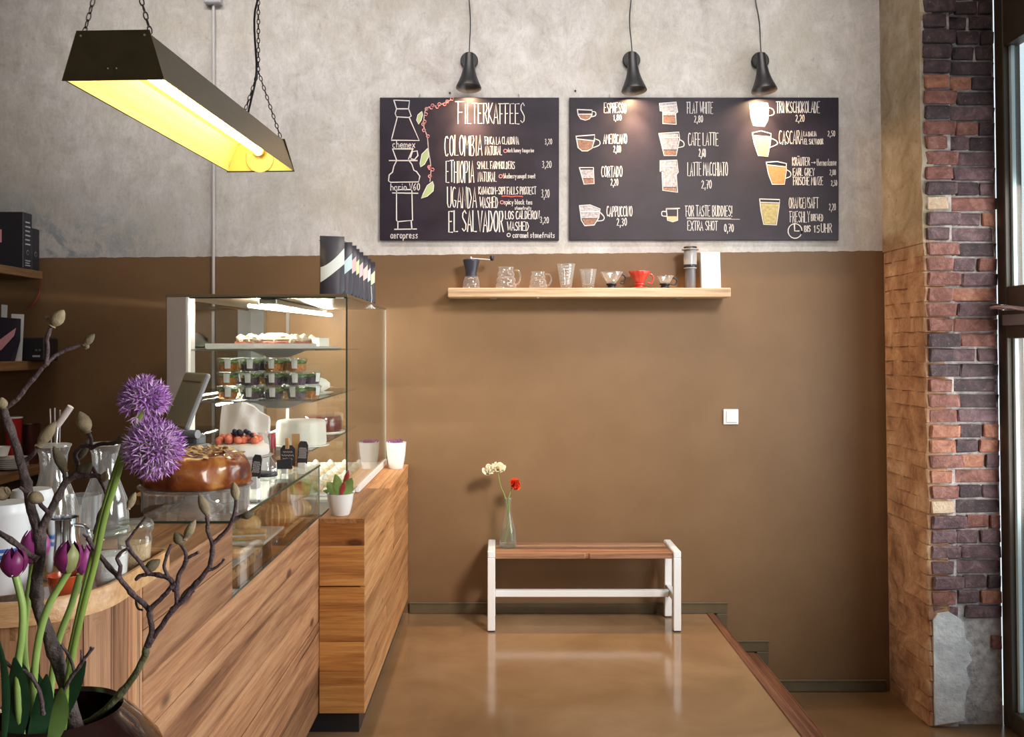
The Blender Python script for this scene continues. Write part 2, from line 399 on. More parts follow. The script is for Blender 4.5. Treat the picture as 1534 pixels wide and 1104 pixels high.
# ---------------------------------------------------------------- brick pier on the right
def lean(z): return .014*(1.33-z)            # the pier flares a little towards the floor
def leanbm(b, k=1):
    for v in b.bm.verts: v.co.x += lean(v.co.z)*k
    return b
pier = struct('wall_right', leanbm(B().box(2.197, 2.34, 4.712, WY, LOW, TOPZ).box(2.335, 2.585, 4.742, WY, LOW, TOPZ)), m_mortar)
struct('wall_right_side', B().box(2.75, 2.95, -3, 2.12, LOW, TOPZ), m_plain)
rb = random.Random(3)
def brick_mesh(seed, rough=.006):
    r = random.Random(seed); bm = bmesh.new()
    bmesh.ops.create_cube(bm, size=1)
    bmesh.ops.bevel(bm, geom=list(bm.edges), offset=.07, segments=1, affect='EDGES')
    for v in bm.verts: v.co += Vector((r.uniform(-1, 1)*.03, r.uniform(-1, 1)*.05, r.uniform(-1, 1)*.05))
    me = bpy.data.meshes.new('brick'); bm.to_mesh(me); bm.free(); return me
obj('painted_render', leanbm(B().box(2.1898, 2.1975, 4.712, WY-.005, LOW, 2.07)), m_ret, pier)
BRM = {}
def brick(x0, x1, y0, y1, z0, z1, mi, parent=pier, mats=None):
    mats = mats or m_br
    key = (mi, rb.randrange(4), id(mats))
    if key not in BRM:
        BRM[key] = brick_mesh(key[1]); BRM[key].materials.append(mats[mi])
    o = bpy.data.objects.new('brick', BRM[key]); COL.objects.link(o); o.parent = parent
    zc = (z0+z1)/2
    o.location = ((x0+x1)/2+lean(zc), (y0+y1)/2, zc); o.scale = (x1-x0, y1-y0, z1-z0)
    o.rotation_euler = (rb.uniform(-.02, .02), 0, rb.uniform(-.05, .05)); return o
def pick(ws): return rb.choices(range(len(ws)), ws)[0]
PC = .0785; nc = int((3.42-LOW)/PC)
for k in range(nc):
    z0 = LOW+k*PC+.006; z1 = z0+PC-.013
    top_course = z1 > 2.96  # upper courses all take the darkest brick colour
    # left column, toothed edge against the recessed right column
    ln = [.125, .165, .118, .15][k % 4]+rb.uniform(-.012, .02)
    mi = 3 if top_course else pick([5, 3.4, 1.5, 1.2, 0])
    if abs((z0+z1)/2-2.30) < .04 or abs((z0+z1)/2-.66) < .04: mi = 4
    if k == 25: mi = 3
    dpt = rb.uniform(.006, .018)
    if z0 > .12: brick(2.205, 2.205+ln, 4.70-dpt, 4.79, z0, z1, mi)
    elif z0 > .02: brick(2.205, 2.205+ln*.8, 4.704, 4.79, z0, z1, mi)
    x = 2.205+ln+rb.uniform(.01, .02)
    while x < 2.56:
        L = .115 if rb.random() < .45 else .215
        x1 = min(x+L, 2.578)
        if 2.578-x1 < .05: x1 = 2.578
        zc = (z0+z1)/2
        if z0 > .1 or x > 2.40:
            mi = 3 if top_course else pick([1.6, 5, .3, 3.2, 0])
            if rb.random() < .06 and not top_course: mi = 2
            y = 4.718+rb.uniform(0, .014)
            brick(x, x1, y, 4.80, z0, z1, mi)
        x = x1+rb.uniform(.009, .014)
# painted brick return between pier and back wall
m_ob = [m_ret]
for k in range(32):
    z0 = LOW+k*PC+.002; z1 = z0+PC-.003
    y = 4.70-.004; yo = [.0, .07][k % 2]
    cuts = [4.695, 4.80+yo, 4.99+yo*.8, 5.19] if k % 2 == 0 else [4.695, 4.88, 5.08, 5.19]
    for a, c in zip(cuts, cuts[1:]):
        brick(2.1890-rb.uniform(0, .002), 2.30, a+.004, c-.004, z0, z1, 0, mats=m_ob)
# smooth plaster above them, ragged at its edge
pts = []; zz = 2.06
edge = []
while zz < TOPZ:
    edge.append((4.70+rb.uniform(-.004, .03), zz)); zz += .07
b = B(); pl = [(2.186, y, z) for y, z in edge]+[(2.186, WY, edge[-1][1]), (2.186, WY, 2.06)]
b.poly(pl, (.06, 0, 0)); leanbm(b)
struct('trim_return_plaster', b, m_ret)
# white plaster patch at the foot
b = B(); ps = [(2.206, -.43)]
for i in range(7): ps.append((2.206+.002*rb.random(), -.43+i*.09))
ps += [(2.23, .145), (2.29, .155), (2.33, .13)]
for i in range(14): ps.append((2.375+rb.uniform(-.03, .035), .10-i*.039))
b.poly([(x, 4.690, z) for x, z in ps], (0, .055, 0)); leanbm(b)
obj('plaster_patch', b, m_patch, pier)

# ---------------------------------------------------------------- tall street window on the right side
X0 = 2.585
wd = struct('window_1', leanbm(B().box(X0, X0+.09, 4.655, 4.735, LOW, 3.4, .004)), m_frame)
for nm, y0, y1, z0, z1 in (('stile', 2.12, 2.20, LOW, 3.4), ('bottom_rail', 2.20, 4.655, LOW, -.345), ('mid_rail', 2.20, 4.655, 1.565, 1.83), ('head_rail', 2.20, 4.655, 3.06, 3.4)):
    obj(nm, leanbm(B().box(X0+.002, X0+.08, y0, y1, z0, z1, .004)), m_frame, wd)
m_bead = M('pale_glazing_bead', (.55, .66, .68), .3)
for z0, z1 in ((-.345, 1.565), (1.83, 3.06)):
    obj('glazing_bead', leanbm(B().box(X0+.03, X0+.05, 4.635, 4.655, z0, z1, .002)), m_bead, wd)
    obj('pane', leanbm(B().box(X0+.045, X0+.05, 2.20, 4.65, z0, z1)), glassmat('window_pane', (.93, .97, .97), .05, 5) , wd)
obj('lock_bar', leanbm(B().box(X0-.02, X0+.004, 3.7, 4.66, 1.63, 1.685, .004)), M('lock_bar_grey', (.30, .28, .30), .35, metal=.6), wd)
b = B().tube(smoothline([(2.50, 4.66, 1.718), (2.502, 4.60, 1.722), (2.505, 4.50, 1.718), (2.51, 4.34, 1.70), (2.515, 4.2, 1.69)], 4), [.006]+[.011]*15+[.008], 10)
obj('handle', b, m_chrome, wd, smooth=60)
obj('handle_stem', B().tube([(2.506, 4.56, 1.715), (X0+.004, 4.56, 1.715)], .012, 12), m_chrome, wd, smooth=50)
struct('trim_window_lintel', B().box(2.56, 2.75, 2.1, 4.72, 3.4, TOPZ), m_frame)
struct('trim_window_jamb', B().box(2.62, 2.75, -3, 2.12, LOW, TOPZ), m_plain)

# ================================================================ boards with chalk
# single-stroke letters; each glyph: width, list of polylines in a box 1 high
def arc(cx, cy, rx, ry, a0, a1, n=9): return [(cx+rx*cos(radians(a0+(a1-a0)*i/n)), cy+ry*sin(radians(a0+(a1-a0)*i/n))) for i in range(n+1)]
G = {
'A': [[(0, 0), (.5, 1), (1, 0)], [(.2, .32), (.85, .32)]], 'B': [[(.05, 0), (.05, 1), (.6, 1), (.85, .78), (.55, .54), (.05, .52)], [(.55, .54), (.95, .28), (.6, 0), (.05, 0)]],
'C': [arc(.55, .5, .5, .5, 50, 310)], 'D': [[(.05, 0), (.05, 1), (.5, .95), (.95, .5), (.5, .03), (.05, 0)]],
'E': [[(.95, 1), (.05, 1), (.05, 0), (.95, 0)], [(.05, .52), (.7, .52)]], 'F': [[(-.15, 1), (1, 1)], [(.2, 1), (.2, 0)], [(.2, .5), (.75, .5)]],
'G': [arc(.5, .5, .48, .5, 60, 300)+[(.92, .35), (.55, .35)]], 'H': [[(.05, 0), (.05, 1)], [(.95, 0), (.95, 1)], [(.05, .5), (.95, .5)]],
'I': [[(.5, 0), (.5, 1)]], 'J': [[(.1, 1), (.9, 1)], [(.7, 1), (.7, .2), (.4, 0), (.1, .2)]], 'K': [[(.05, 0), (.05, 1)], [(.95, 1), (.1, .45), (.95, 0)]],
'L': [[(.05, 1), (.05, 0), (.9, 0)]], 'M': [[(0, 0), (.12, 1), (.5, .35), (.88, 1), (1, 0)]], 'N': [[(.05, 0), (.05, 1), (.95, 0), (.95, 1)]],
'O': [arc(.5, .5, .48, .5, 90, 450, 14)], 'P': [[(.1, 0), (.1, 1), (.7, 1), (.95, .75), (.7, .48), (.1, .46)]],
'Q': [arc(.5, .5, .48, .5, 90, 450, 14), [(.6, .25), (1, -.05)]], 'R': [[(.1, 0), (.1, 1), (.7, 1), (.92, .76), (.65, .52), (.1, .5)], [(.5, .5), (1, 0)]],
'S': [[(.92, .86), (.6, 1), (.15, .88), (.12, .66), (.5, .52), (.9, .34), (.85, .1), (.45, 0), (.05, .12)]],
'T': [[(-.05, 1), (1.05, 1)], [(.5, 1), (.5, 0)]], 'U': [[(.05, 1), (.05, .2), (.3, 0), (.7, 0), (.95, .2), (.95, 1)]],
'V': [[(0, 1), (.5, 0), (1, 1)]], 'W': [[(0, 1), (.25, 0), (.5, .7), (.75, 0), (1, 1)]], 'X': [[(0, 0), (1, 1)], [(0, 1), (1, 0)]],
'Y': [[(0, 1), (.5, .5), (1, 1)], [(.5, .5), (.5, 0)]], 'Z': [[(0, 1), (1, 1), (0, 0), (1, 0)]],
'0': [arc(.5, .5, .42, .5, 90, 450, 12)], '1': [[(.2, .75), (.55, 1), (.55, 0)]], '2': [[(.08, .8), (.4, 1), (.8, .85), (.75, .55), (.05, 0), (.95, .02)]],
'3': [[(.1, .92), (.6, 1), (.85, .75), (.4, .54), (.88, .3), (.6, 0), (.1, .08)]], '4': [[(.7, 0), (.7, 1), (.05, .35), (.95, .35)]],
'5': [[(.9, 1), (.25, 1), (.2, .58), (.65, .6), (.9, .3), (.6, 0), (.1, .06)]], '6': [[(.8, 1), (.3, .7), (.1, .3), (.4, 0), (.85, .2), (.7, .5), (.2, .4)]],
'7': [[(.05, 1), (.95, 1), (.4, 0)], [(.3, .5), (.85, .5)]], '8': [arc(.5, .75, .35, .25, 90, 450, 9), arc(.5, .25, .42, .25, 90, 450, 9)],
'9': [[(.85, .65), (.5, .5), (.15, .75), (.5, 1), (.85, .8), (.8, .3), (.4, 0)]], ',': [[(.6, .08), (.35, -.22)]], '!': [[(.5, 1), (.45, .3)], [(.43, .05), (.43, 0)]],
'-': [[(.1, .45), (.9, .45)]], '>': [[(-.1, .5), (.95, .5)], [(.6, .75), (1, .5), (.6, .25)]],
'a': [arc(.45, .3, .4, .3, 20, 380, 10), [(.88, .6), (.88, .05), (1, 0)]], 'b': [[(.1, 1), (.1, 0)], arc(.5, .3, .4, .3, 180, -180, 9)],
'c': [arc(.5, .3, .42, .3, 50, 310)], 'd': [arc(.45, .3, .4, .3, 0, 360, 9), [(.86, 1), (.86, 0)]], 'e': [[(.1, .32), (.85, .32)]+arc(.48, .3, .4, .3, 10, 320)],
'f': [[(.9, .95), (.6, 1), (.4, .8), (.4, 0)], [(.1, .6), (.8, .6)]], 'g': [arc(.45, .3, .4, .3, 0, 360, 9), [(.86, .6), (.86, -.25), (.2, -.3)]],
'h': [[(.1, 1), (.1, 0)], [(.1, .4), (.5, .62), (.88, .45), (.88, 0)]], 'i': [[(.5, .6), (.5, 0)], [(.5, .85), (.5, .9)]], 'k': [[(.1, 1), (.1, 0)], [(.85, .6), (.15, .28), (.9, 0)]],
'l': [[(.45, 1), (.45, .05), (.7, 0)]], 'm': [[(0, 0), (0, .6)], [(0, .45), (.28, .62), (.5, .4), (.5, 0)], [(.5, .45), (.78, .62), (1, .4), (1, 0)]],
'n': [[(.1, 0), (.1, .6)], [(.1, .42), (.5, .62), (.88, .42), (.88, 0)]], 'o': [arc(.5, .3, .42, .3, 90, 450, 10)], 'p': [[(.1, .6), (.1, -.35)], arc(.5, .3, .4, .3, 180, -180, 9)],
'r': [[(.2, .6), (.2, 0)], [(.2, .4), (.5, .6), (.9, .55)]], 's': [[(.85, .55), (.4, .6), (.2, .45), (.8, .2), (.6, 0), (.1, .06)]],
't': [[(.45, .95), (.45, .1), (.75, 0)], [(.1, .6), (.85, .6)]], 'u': [[(.1, .6), (.1, .15), (.4, 0), (.88, .15), (.88, .6), (.88, 0)]],
'v': [[(.05, .6), (.45, 0), (.9, .6)]], 'w': [[(0, .6), (.25, 0), (.5, .5), (.75, 0), (1, .6)]], 'x': [[(.05, .6), (.9, 0)], [(.9, .6), (.05, 0)]],
'y': [[(.1, .6), (.5, .05)], [(.9, .6), (.3, -.35)]]}
G['Ä'] = G['A']+[[(.2, 1.12), (.2, 1.17)], [(.8, 1.12), (.8, 1.17)]]
BY = WY-.026                                     # plane of the chalk
def bp(x, y): return at(x, y, BY)
tr = random.Random(11)
def text(s, x0, x1, ytop, ybot, parent, col='w', wd=1.9, name='chalk_lettering', slant=0.0):
    """letters between two photograph columns, ytop..ybot tall"""
    b = B(); cw = {'I': .35, ' ': .45, '1': .6, ',': .45, '!': .4, 'M': 1.25, 'W': 1.25, 'm': 1.2, 'w': 1.2, 'i': .4, 'l': .5, '>': 1.5}
    tot = sum(cw.get(c, 1)+.26 for c in s)-.26; u = (x1-x0)/tot; x = x0; h = ybot-ytop
    for c in s:
        g = G.get(c); wc = cw.get(c, 1)*u
        if g:
            dy = tr.uniform(-.03, .03)*h
            for line in g:
                P = [bp(x+(px if cw.get(c, 1) > .4 else px*1.0)*wc+slant*py*h+tr.uniform(-.02, .02)*wc, ybot-py*h+dy+tr.uniform(-.012, .012)*h) for px, py in line]
                b.ribbon(P, wd*.64*BY/F)
        x += wc+.26*u
    return obj(name, b, CH[col], parent)
def draw(lines, parent, col='w', wd=2.2, close=False, name='chalk_drawing', smooth=False):
    b = B()
    for ln in lines:
        P = [bp(x, y) for x, y in ln]
        if smooth: P = smoothline(P, 4)
        b.ribbon(P, wd*.75*BY/F)
    return obj(name, b, CH[col], parent)
def fill(polys, parent, col, name='chalk_shading'):
    b = B()
    for pl in polys: b.poly([bp(x, y)+Vector((0, .0008, 0)) for x, y in pl])
    return obj(name, b, CH[col], parent)
def board(x0, x1, y0, y1, label):
    a = at(x0, y0, WY-.024); c = at(x1, y1, WY-.024)
    org = ((a.x+c.x)/2, WY-.012, (a.z+c.z)/2)
    r = thing('chalkboard', org, label, 'chalkboard', 'chalkboards on the wall')
    obj('panel', B().box(a.x, c.x, WY-.024, WY-.004, c.z, a.z, .002), m_board, r)
    for px in (x0+60, x1-60):
        obj('hanging_hook', B().tube([at(px, y0+1, WY-.012), at(px, y0-5, WY-.006)], .003, 6), m_steel, r)
    return r
b1 = board(569, 837.5, 146, 360, 'black chalkboard with the coffee maker drawings, left of the two boards')
T = lambda *a, **k: text(*a, parent=b1, **k)
T('F', 684, 695, 152, 185, wd=2.2); T('ILTERKAFFEES', 696, 786, 155, 185, wd=2.0)
T('COLOMBIA', 666, 722, 203, 233, wd=2.0); T('FINCA LA CLAUDINA', 726, 777, 205, 216, wd=1.5); T('NATURAL', 727, 752, 219, 232, wd=1.5)
T('dark honey tangerine', 760, 800, 222, 228, wd=1.1); T('3,20', 816, 827, 208, 216, wd=1.3)
T('ETHIOPIA', 668, 710, 241, 273, wd=2.0); T('SMALL FARMHOLDERS', 715, 771, 242, 253, wd=1.5); T('NATURAL', 716, 744, 258, 272, wd=1.5)
T('blueberry nougat sweet', 754, 802, 260, 267, wd=1.3); T('3,20', 812, 826, 241, 251, wd=1.4)
T('UGANDA', 670, 714, 280, 311, wd=2.2); T('KAWACOM-SIPI FALLS PROJECT', 717, 803, 280, 291, wd=1.6); T('WASHED', 719, 746, 295, 311, wd=1.8)
T('spicy black tea', 755, 797, 299, 306, wd=1.4); T('stonefruits', 771, 796, 309, 314, wd=1.2); T('3,20', 811, 823, 284, 296, wd=1.5)
T('EL SALVADOR', 672, 754, 316, 347, wd=2.8); T('LOS CALDERON', 757, 808, 316, 328, wd=2.0); T('WASHED', 760, 792, 332, 345, wd=2.0)
T('3,20', 809, 822, 325, 334, wd=1.5); T('caramel stonefruits', 768, 831, 348, 356, wd=1.6)
T('chemex', 588, 622, 211, 221, wd=1.7); T('hario V60', 585, 629, 275, 285, wd=1.7); T('aeropress', 585, 626, 347, 357, wd=1.7)
for cx, cy, c in ((757, 226, 'pink'), (750, 264, 'pink'), (752, 303, 'pink'), (762, 352, 'w')):
    draw([[(cx+2.6*cos(a*.7), cy+2.6*sin(a*.7)) for a in range(10)]], b1, c, 1.6)
draw([[(752, 294), (758, 293.5), (766, 294.6), (774, 293.6), (783, 294.4)]], b1, 'red', 2.0)
draw([[(590, 150), (613.5, 151), (612, 163), (614, 168), (616, 174), (612, 176), (594, 175), (592, 170), (594, 163), (590, 150)], [(594, 163), (612, 163)],
      [(595, 176), (587, 207), (586, 210), (628, 210.5), (613, 176)]], b1)
draw([[(588, 223), (619, 223)], [(588, 223), (594, 239.5)], [(618, 224), (612, 238)], [(583, 240.5), (625, 240.5)],
      [(615, 236), (618, 227), (625, 226), (626, 233), (621, 239), (616, 238)],
      [(594, 241), (590, 249), (588, 258), (583, 262), (582, 271), (585, 273), (627, 272.5), (629, 264), (624, 257), (620, 255), (617, 246), (613, 241)]], b1)
draw([[(594, 284), (615, 284)], [(588, 289), (626, 289.5)], [(594, 285), (594, 330), (596, 332), (618, 330), (617, 285)], [(596, 332), (596, 343)], [(616, 331), (617, 343)], [(591, 343.5), (624, 343)]], b1)
stem = [(676, 149), (667, 154), (655, 158), (643, 160), (637, 166), (635, 178), (635, 190), (640, 205), (642, 225), (645, 245), (645.5, 258), (644, 272)]
draw([stem], b1, 'dim', 1.6, smooth=True, name='chalk_vine')
for x, y in ((677, 148), (670, 152), (666, 156), (658, 156), (655, 160), (648, 158), (646, 161), (639, 163), (638, 171), (636, 182), (634, 186), (635, 195), (641, 204), (643, 250), (648, 254), (644, 252), (644, 264)):
    draw([[(x+2.3*cos(a), y+2.3*sin(a)) for a in range(8)]], b1, 'pink', 1.8, name='chalk_berry')
for L in ([(632, 167), (626, 172), (624, 180), (627, 186), (631, 180), (633, 172)], [(641, 222), (632, 231), (629, 245), (630, 250), (636, 246), (642, 235)],
          [(648, 272), (640, 278), (634, 290), (631, 297), (640, 294), (649, 286), (650, 278)]):
    fill([L], b1, 'green', 'chalk_leaf'); draw([L+[L[0]]], b1, 'w', 1.3)
b2 = board(853, 1256.5, 146, 360, 'wide black chalkboard with the cup drawings, right of the two boards')
T2 = lambda *a, **k: text(*a, parent=b2, **k)
for s, a, c, y0, y1, k in (('ESPRESSO', 905, 938, 154, 169, 1.9), ('1,80', 919, 931, 172, 180, 1.8), ('AMERICANO', 904, 939, 201, 215, 1.9), ('2,00', 919, 930, 218, 228, 1.8),
        ('CORTADO', 901, 932, 249, 265, 1.9), ('2,20', 915, 926, 268, 278, 1.7), ('CAPPUCCINO', 909, 947, 309, 324, 1.9), ('2,30', 924, 939, 327, 338, 1.7),
        ('FLAT WHITE', 1029, 1068, 153, 170, 1.6), ('2,80', 1040, 1053, 173, 183, 1.5), ('CAFE LATTE', 1031, 1076, 199, 218, 1.7), ('2,60', 1047, 1057, 223, 235, 1.8),
        ('LATTE MACCHIATO', 1030, 1090, 243, 263, 1.7), ('2,70', 1051, 1066, 270, 282, 1.8), ('FOR TASTE BUDDIES!', 1027, 1097, 308, 324, 1.7), ('EXTRA SHOT', 1030, 1075, 331, 345, 1.6), ('0,70', 1085, 1099, 336, 347, 1.9),
        ('TRINKSCHOKOLADE', 1163, 1228, 152, 169, 1.7), ('2,20', 1192, 1205, 172, 182, 1.6), ('CASCARA', 1167, 1203, 196, 216, 1.7), ('LA DALIA', 1204, 1223, 197, 204, 1.4), ('EL SALVADOR', 1205, 1233, 208, 216, 1.6), ('2,50', 1240, 1251, 196, 204, 1.4),
        ('KRÄUTER', 1187, 1213, 236, 248, 1.7), ('>', 1216, 1222, 241, 246, 1.3), ('thermoskanne', 1223, 1253, 238, 248, 1.1), ('EARL GREY', 1188, 1220, 252, 263, 1.7), ('2,00', 1243, 1252, 254, 262, 1.3),
        ('FRISCHE MINZE', 1188, 1233, 265, 277, 1.7), ('2,50', 1245, 1254, 270, 278, 1.4), ('ORANGENSAFT', 1182, 1226, 296, 312, 1.4), ('2,20', 1242, 1252, 305, 315, 1.3),
        ('FRESHLY', 1183, 1213, 317, 333, 1.4), ('BREWED', 1215, 1233, 321, 331, 1.4), ('BIS', 1205, 1214, 338, 347, 2.0), ('15', 1219, 1228, 338, 348, 1.8), ('UHR', 1230, 1246, 335, 348, 1.8)):
    T2(s, a, c, y0, y1, wd=k)
draw([[(1029, 327.5), (1108, 328.5)], [(1029, 326), (1095, 327)]], b2, 'dim', 1.6)
draw([[(1191+10.5*cos(a*.42), 346+11*sin(a*.42)) for a in range(17)]], b2, 'w', 1.9, name='chalk_clock'); draw([[(1190, 336), (1190.5, 346), (1197, 346)]], b2, 'w', 2.6, name='chalk_clock_hands')
def cup(outline, fills, handle=None, extra=()):
    for pl, c in fills: fill([pl], b2, c)
    draw([outline+[outline[0]]]+[list(e) for e in extra], b2, 'w', 2.0)
    if handle: draw([handle], b2, 'w', 1.8, smooth=True, name='chalk_cup_handle')
cup([(865, 164), (887, 165), (887, 172), (883, 178), (877, 180), (870, 178), (866, 172)], [([(867, 171), (887, 171), (883, 177), (876, 179), (870, 177)], 'brown')], [(887, 167), (892, 168), (892, 173), (886, 175)], [((866, 171), (887, 171))])
cup([(863, 204), (891, 202), (890, 211), (887, 222), (880, 226), (872, 226), (866, 221)], [([(864, 209), (890, 211), (887, 221), (880, 225), (872, 225), (866, 219)], 'brown')], [(891, 208), (898, 211), (898, 217), (889, 221)], [((863, 208), (891, 211))])
cup([(868, 251), (889, 251), (890, 275), (875, 276)], [([(869, 254), (889, 254), (889, 267), (873, 267)], 'milk'), ([(873, 268), (889, 268), (889, 275), (875, 276)], 'brown')])
cup([(868, 308), (884, 307), (899, 313), (897, 326), (890, 337), (876, 338), (871, 330)], [([(869, 309), (884, 308), (898, 314), (896, 327), (870, 327)], 'milk'), ([(872, 328), (894, 328), (889, 336), (877, 337)], 'brown')], [(899, 318), (905, 325), (903, 330), (894, 331)], [((869, 317), (897, 317))])
cup([(988, 155), (1013, 153), (1015, 168), (1012, 170), (1013, 186), (993, 185), (993, 167), (989, 166)], [([(989, 156), (1013, 154), (1014, 167), (1011, 173), (994, 173), (993, 166), (990, 165)], 'milk'), ([(994, 174), (1012, 174), (1012, 184), (994, 184)], 'brown')], None, [((990, 159), (1013, 157)), ((993, 168), (1011, 169))])
cup([(987, 200), (1017, 198), (1018, 208), (1013, 233), (995, 233)], [([(988, 201), (1016, 200), (1016, 212), (1014, 224), (992, 224)], 'milk'), ([(993, 225), (1014, 225), (1012, 232), (996, 232)], 'brown')], [(1018, 209), (1024, 213), (1024, 219), (1016, 221)], [((989, 206), (1017, 206))])
cup([(989, 241), (1014, 240), (1016, 258), (1013, 262), (1015, 288), (993, 285), (992, 257), (989, 257)], [([(990, 242), (1013, 241), (1015, 257), (1013, 262), (1013, 280), (994, 280), (993, 256), (990, 256)], 'milk'), ([(994, 281), (1013, 281), (1014, 287), (994, 284)], 'brown')], None, [((992, 249), (1012, 249)),])
cup([(998, 313), (1015, 313), (1015, 330), (1008, 332), (1000, 330)], [([(999, 324), (1014, 324), (1014, 330), (1008, 331), (1001, 329)], 'cream')], [(998, 317), (992, 317), (992, 323), (999, 324)], [((998, 312.5), (1018, 312))])
cup([(1123, 155), (1138, 153), (1150, 155), (1151, 165), (1150, 180), (1145, 189), (1129, 188), (1125, 175)], [([(1124, 156), (1138, 154), (1149, 156), (1150, 165), (1149, 180), (1144, 188), (1130, 187), (1126, 175)], 'cream')], [(1151, 161), (1158, 164), (1159, 171), (1150, 174)])
cup([(1127, 199), (1140, 196), (1155, 200), (1154, 214), (1150, 234), (1136, 233), (1130, 215)], [([(1129, 203), (1154, 205), (1153, 215), (1149, 233), (1137, 232), (1131, 216)], 'salmon')], [(1155, 207), (1163, 211), (1164, 216), (1153, 221)], [((1128, 203), (1155, 205))])
cup([(1148, 243), (1164, 242), (1178, 245), (1178, 256), (1175, 276), (1157, 276), (1151, 260)], [([(1150, 248), (1178, 250), (1177, 257), (1174, 275), (1158, 275), (1152, 260)], 'orange')], [(1178, 254), (1184, 258), (1184, 264), (1177, 267)], [((1149, 247), (1178, 250))])
cup([(1138, 298), (1168, 299), (1167, 310), (1163, 337), (1144, 336), (1140, 316)], [([(1140, 304), (1167, 305), (1166, 312), (1162, 336), (1145, 335), (1141, 316)], 'yellow')], None, [((1139, 303), (1168, 304))])

# ================================================================ wall lamps
m_shade = M('black_lampshade', (.014, .013, .016), .42)
m_bulb = M('lit_bulb', (1, .78, .5), emit=18)
def wall_lamp(px, py, bx, by, topx, label, wig):
    base = at(px, py, WY-.006)
    r = thing('wall_lamp', base, label, 'lamp', 'black cone wall lamps')
    rx = Matrix.Rotation(pi/2, 3, 'X').to_4x4()
    obj('wall_disc', B().lathe([(.0, .0), (.048, 0), (.050, .004), (.050, .016), (.046, .02), (0, .02)], base, 32, mtx=rx), m_black, r, smooth=40)
    top = at(topx, py-11, WY-.10); bot = at(bx, by, WY-.125)
    ax = (top-bot); L = ax.length; q = Vector((0, 0, 1)).rotation_difference(ax.normalized()).to_matrix().to_4x4()
    prof = [(.071, 0), (.0705, .006), (.060, .03), (.046, .065), (.036, .10), (.030, .135), (.0265, .17), (.025, L), (.015, L+.004), (0, L+.005)]
    inn = [(.001, L-.02), (.019, L-.02), (.025, .13), (.044, .063), (.0675, .004), (.071, 0)]
    obj('shade', B().lathe(prof, bot, 40, mtx=q, cap=False).lathe(inn, bot, 40, mtx=q, cap=False), m_shade, r, smooth=50)
    obj('arm', B().tube([base+Vector((0, -.015, 0)), base.lerp(top, .5)+Vector((0, -.02, -.006)), top-ax.normalized()*.03], .008, 10), m_black, r, smooth=50)
    bc = bot+ax.normalized()*.075
    obj('bulb', B().lathe([(0, -.03), (.014, -.026), (.019, -.012), (.017, .004), (.010, .02), (.010, .035), (0, .036)], bc, 18, mtx=q), m_bulb, r, smooth=60)
    c = []
    for i in range(14):
        z = top.z+.003+i*(TOPZ-.01-top.z)/13
        c.append((top.x+wig*sin(i*.9)*.011*min(i/3, 1), WY-.10+min(i, 4)*.022, z))
    obj('cord', B().tube(smoothline(c, 3), .0035, 6), m_blackp, r, smooth=60)
    for nm, en, sz, tl_ in (('lamp_glow', 22, 165, .1), ('lamp_beam', 58, 70, .24)):
        l = bpy.data.lights.new(nm, 'SPOT'); l.energy = en; l.color = (1, .66, .36); l.spot_size = radians(sz); l.spot_blend = .9; l.shadow_soft_size = .012
        lo = bpy.data.objects.new(nm, l); COL.objects.link(lo); lo.location = bot+ax.normalized()*.02
        d = (-ax.normalized()+Vector((0, tl_, 0))).normalized(); lo.rotation_euler = d.to_track_quat('-Z', 'Y').to_euler()
wall_lamp(703, 92, 702, 132, 703, 'black cone wall lamp above the board with the coffee makers', .6)
wall_lamp(945.5, 91, 950, 136, 947, 'black cone wall lamp above the espresso heading of the wide board', -1)
wall_lamp(1138, 92, 1145, 136, 1140, 'black cone wall lamp above the upper right corner of the wide board', .8)
for x, y, lb in ((674, 139, 'small brown screw in the plaster above the board with the coffee makers'), (862, 136, 'small brown screw in the plaster above the upper left corner of the wide board')):
    p = at(x, y, WY-.004)
    tag(obj('wall_screw', B().lathe([(0, -.006), (.005, -.004), (.006, 0), (.004, .004)], p, 10, mtx=Matrix.Rotation(pi/2, 4, 'X')), M('rusty_screw', (.10, .03, .015), .7), org=p), lb, 'screw')

# ---------------------------------------------------------------- conduit and light switch
p = at(320, 440, WY-.012)
cd = thing('cable_conduit', (p.x, WY-.02, p.z), 'thin vertical grey cable conduit running down the wall behind the glass case', 'conduit')
obj('pipe', B().tube([(p.x, WY-.016, 1.0), (p.x, WY-.016, at(0, 6, WY).z)], .009, 12), M('conduit_grey', (.50, .48, .47), .4), cd, smooth=60)
obj('junction_box', B().box(p.x-.045, p.x+.05, WY-.05, WY, at(0, 9, WY).z, at(0, 9, WY).z+.09, .006), M('junction_box_grey', (.42, .41, .44), .5), cd)
obj('cable', B().tube([(p.x, WY-.016, at(0, 22, WY).z), (p.x, WY-.018, at(0, 7, WY).z)], .0055, 8), m_blackp, cd, smooth=60)
a = at(1084, 613, WY-.012); c = at(1106.5, 636, WY-.012)
sw = thing('light_switch', ((a.x+c.x)/2, WY-.006, (a.z+c.z)/2), 'square white light switch on the brown wall', 'switch')
obj('frame', B().box(a.x, c.x, WY-.012, WY, c.z, a.z, .005, seg=2), m_white, sw)
o = obj('rocker', B().box(a.x+.014, c.x-.009, WY-.020, WY-.010, c.z+.011, a.z-.011, .004), m_white, sw)

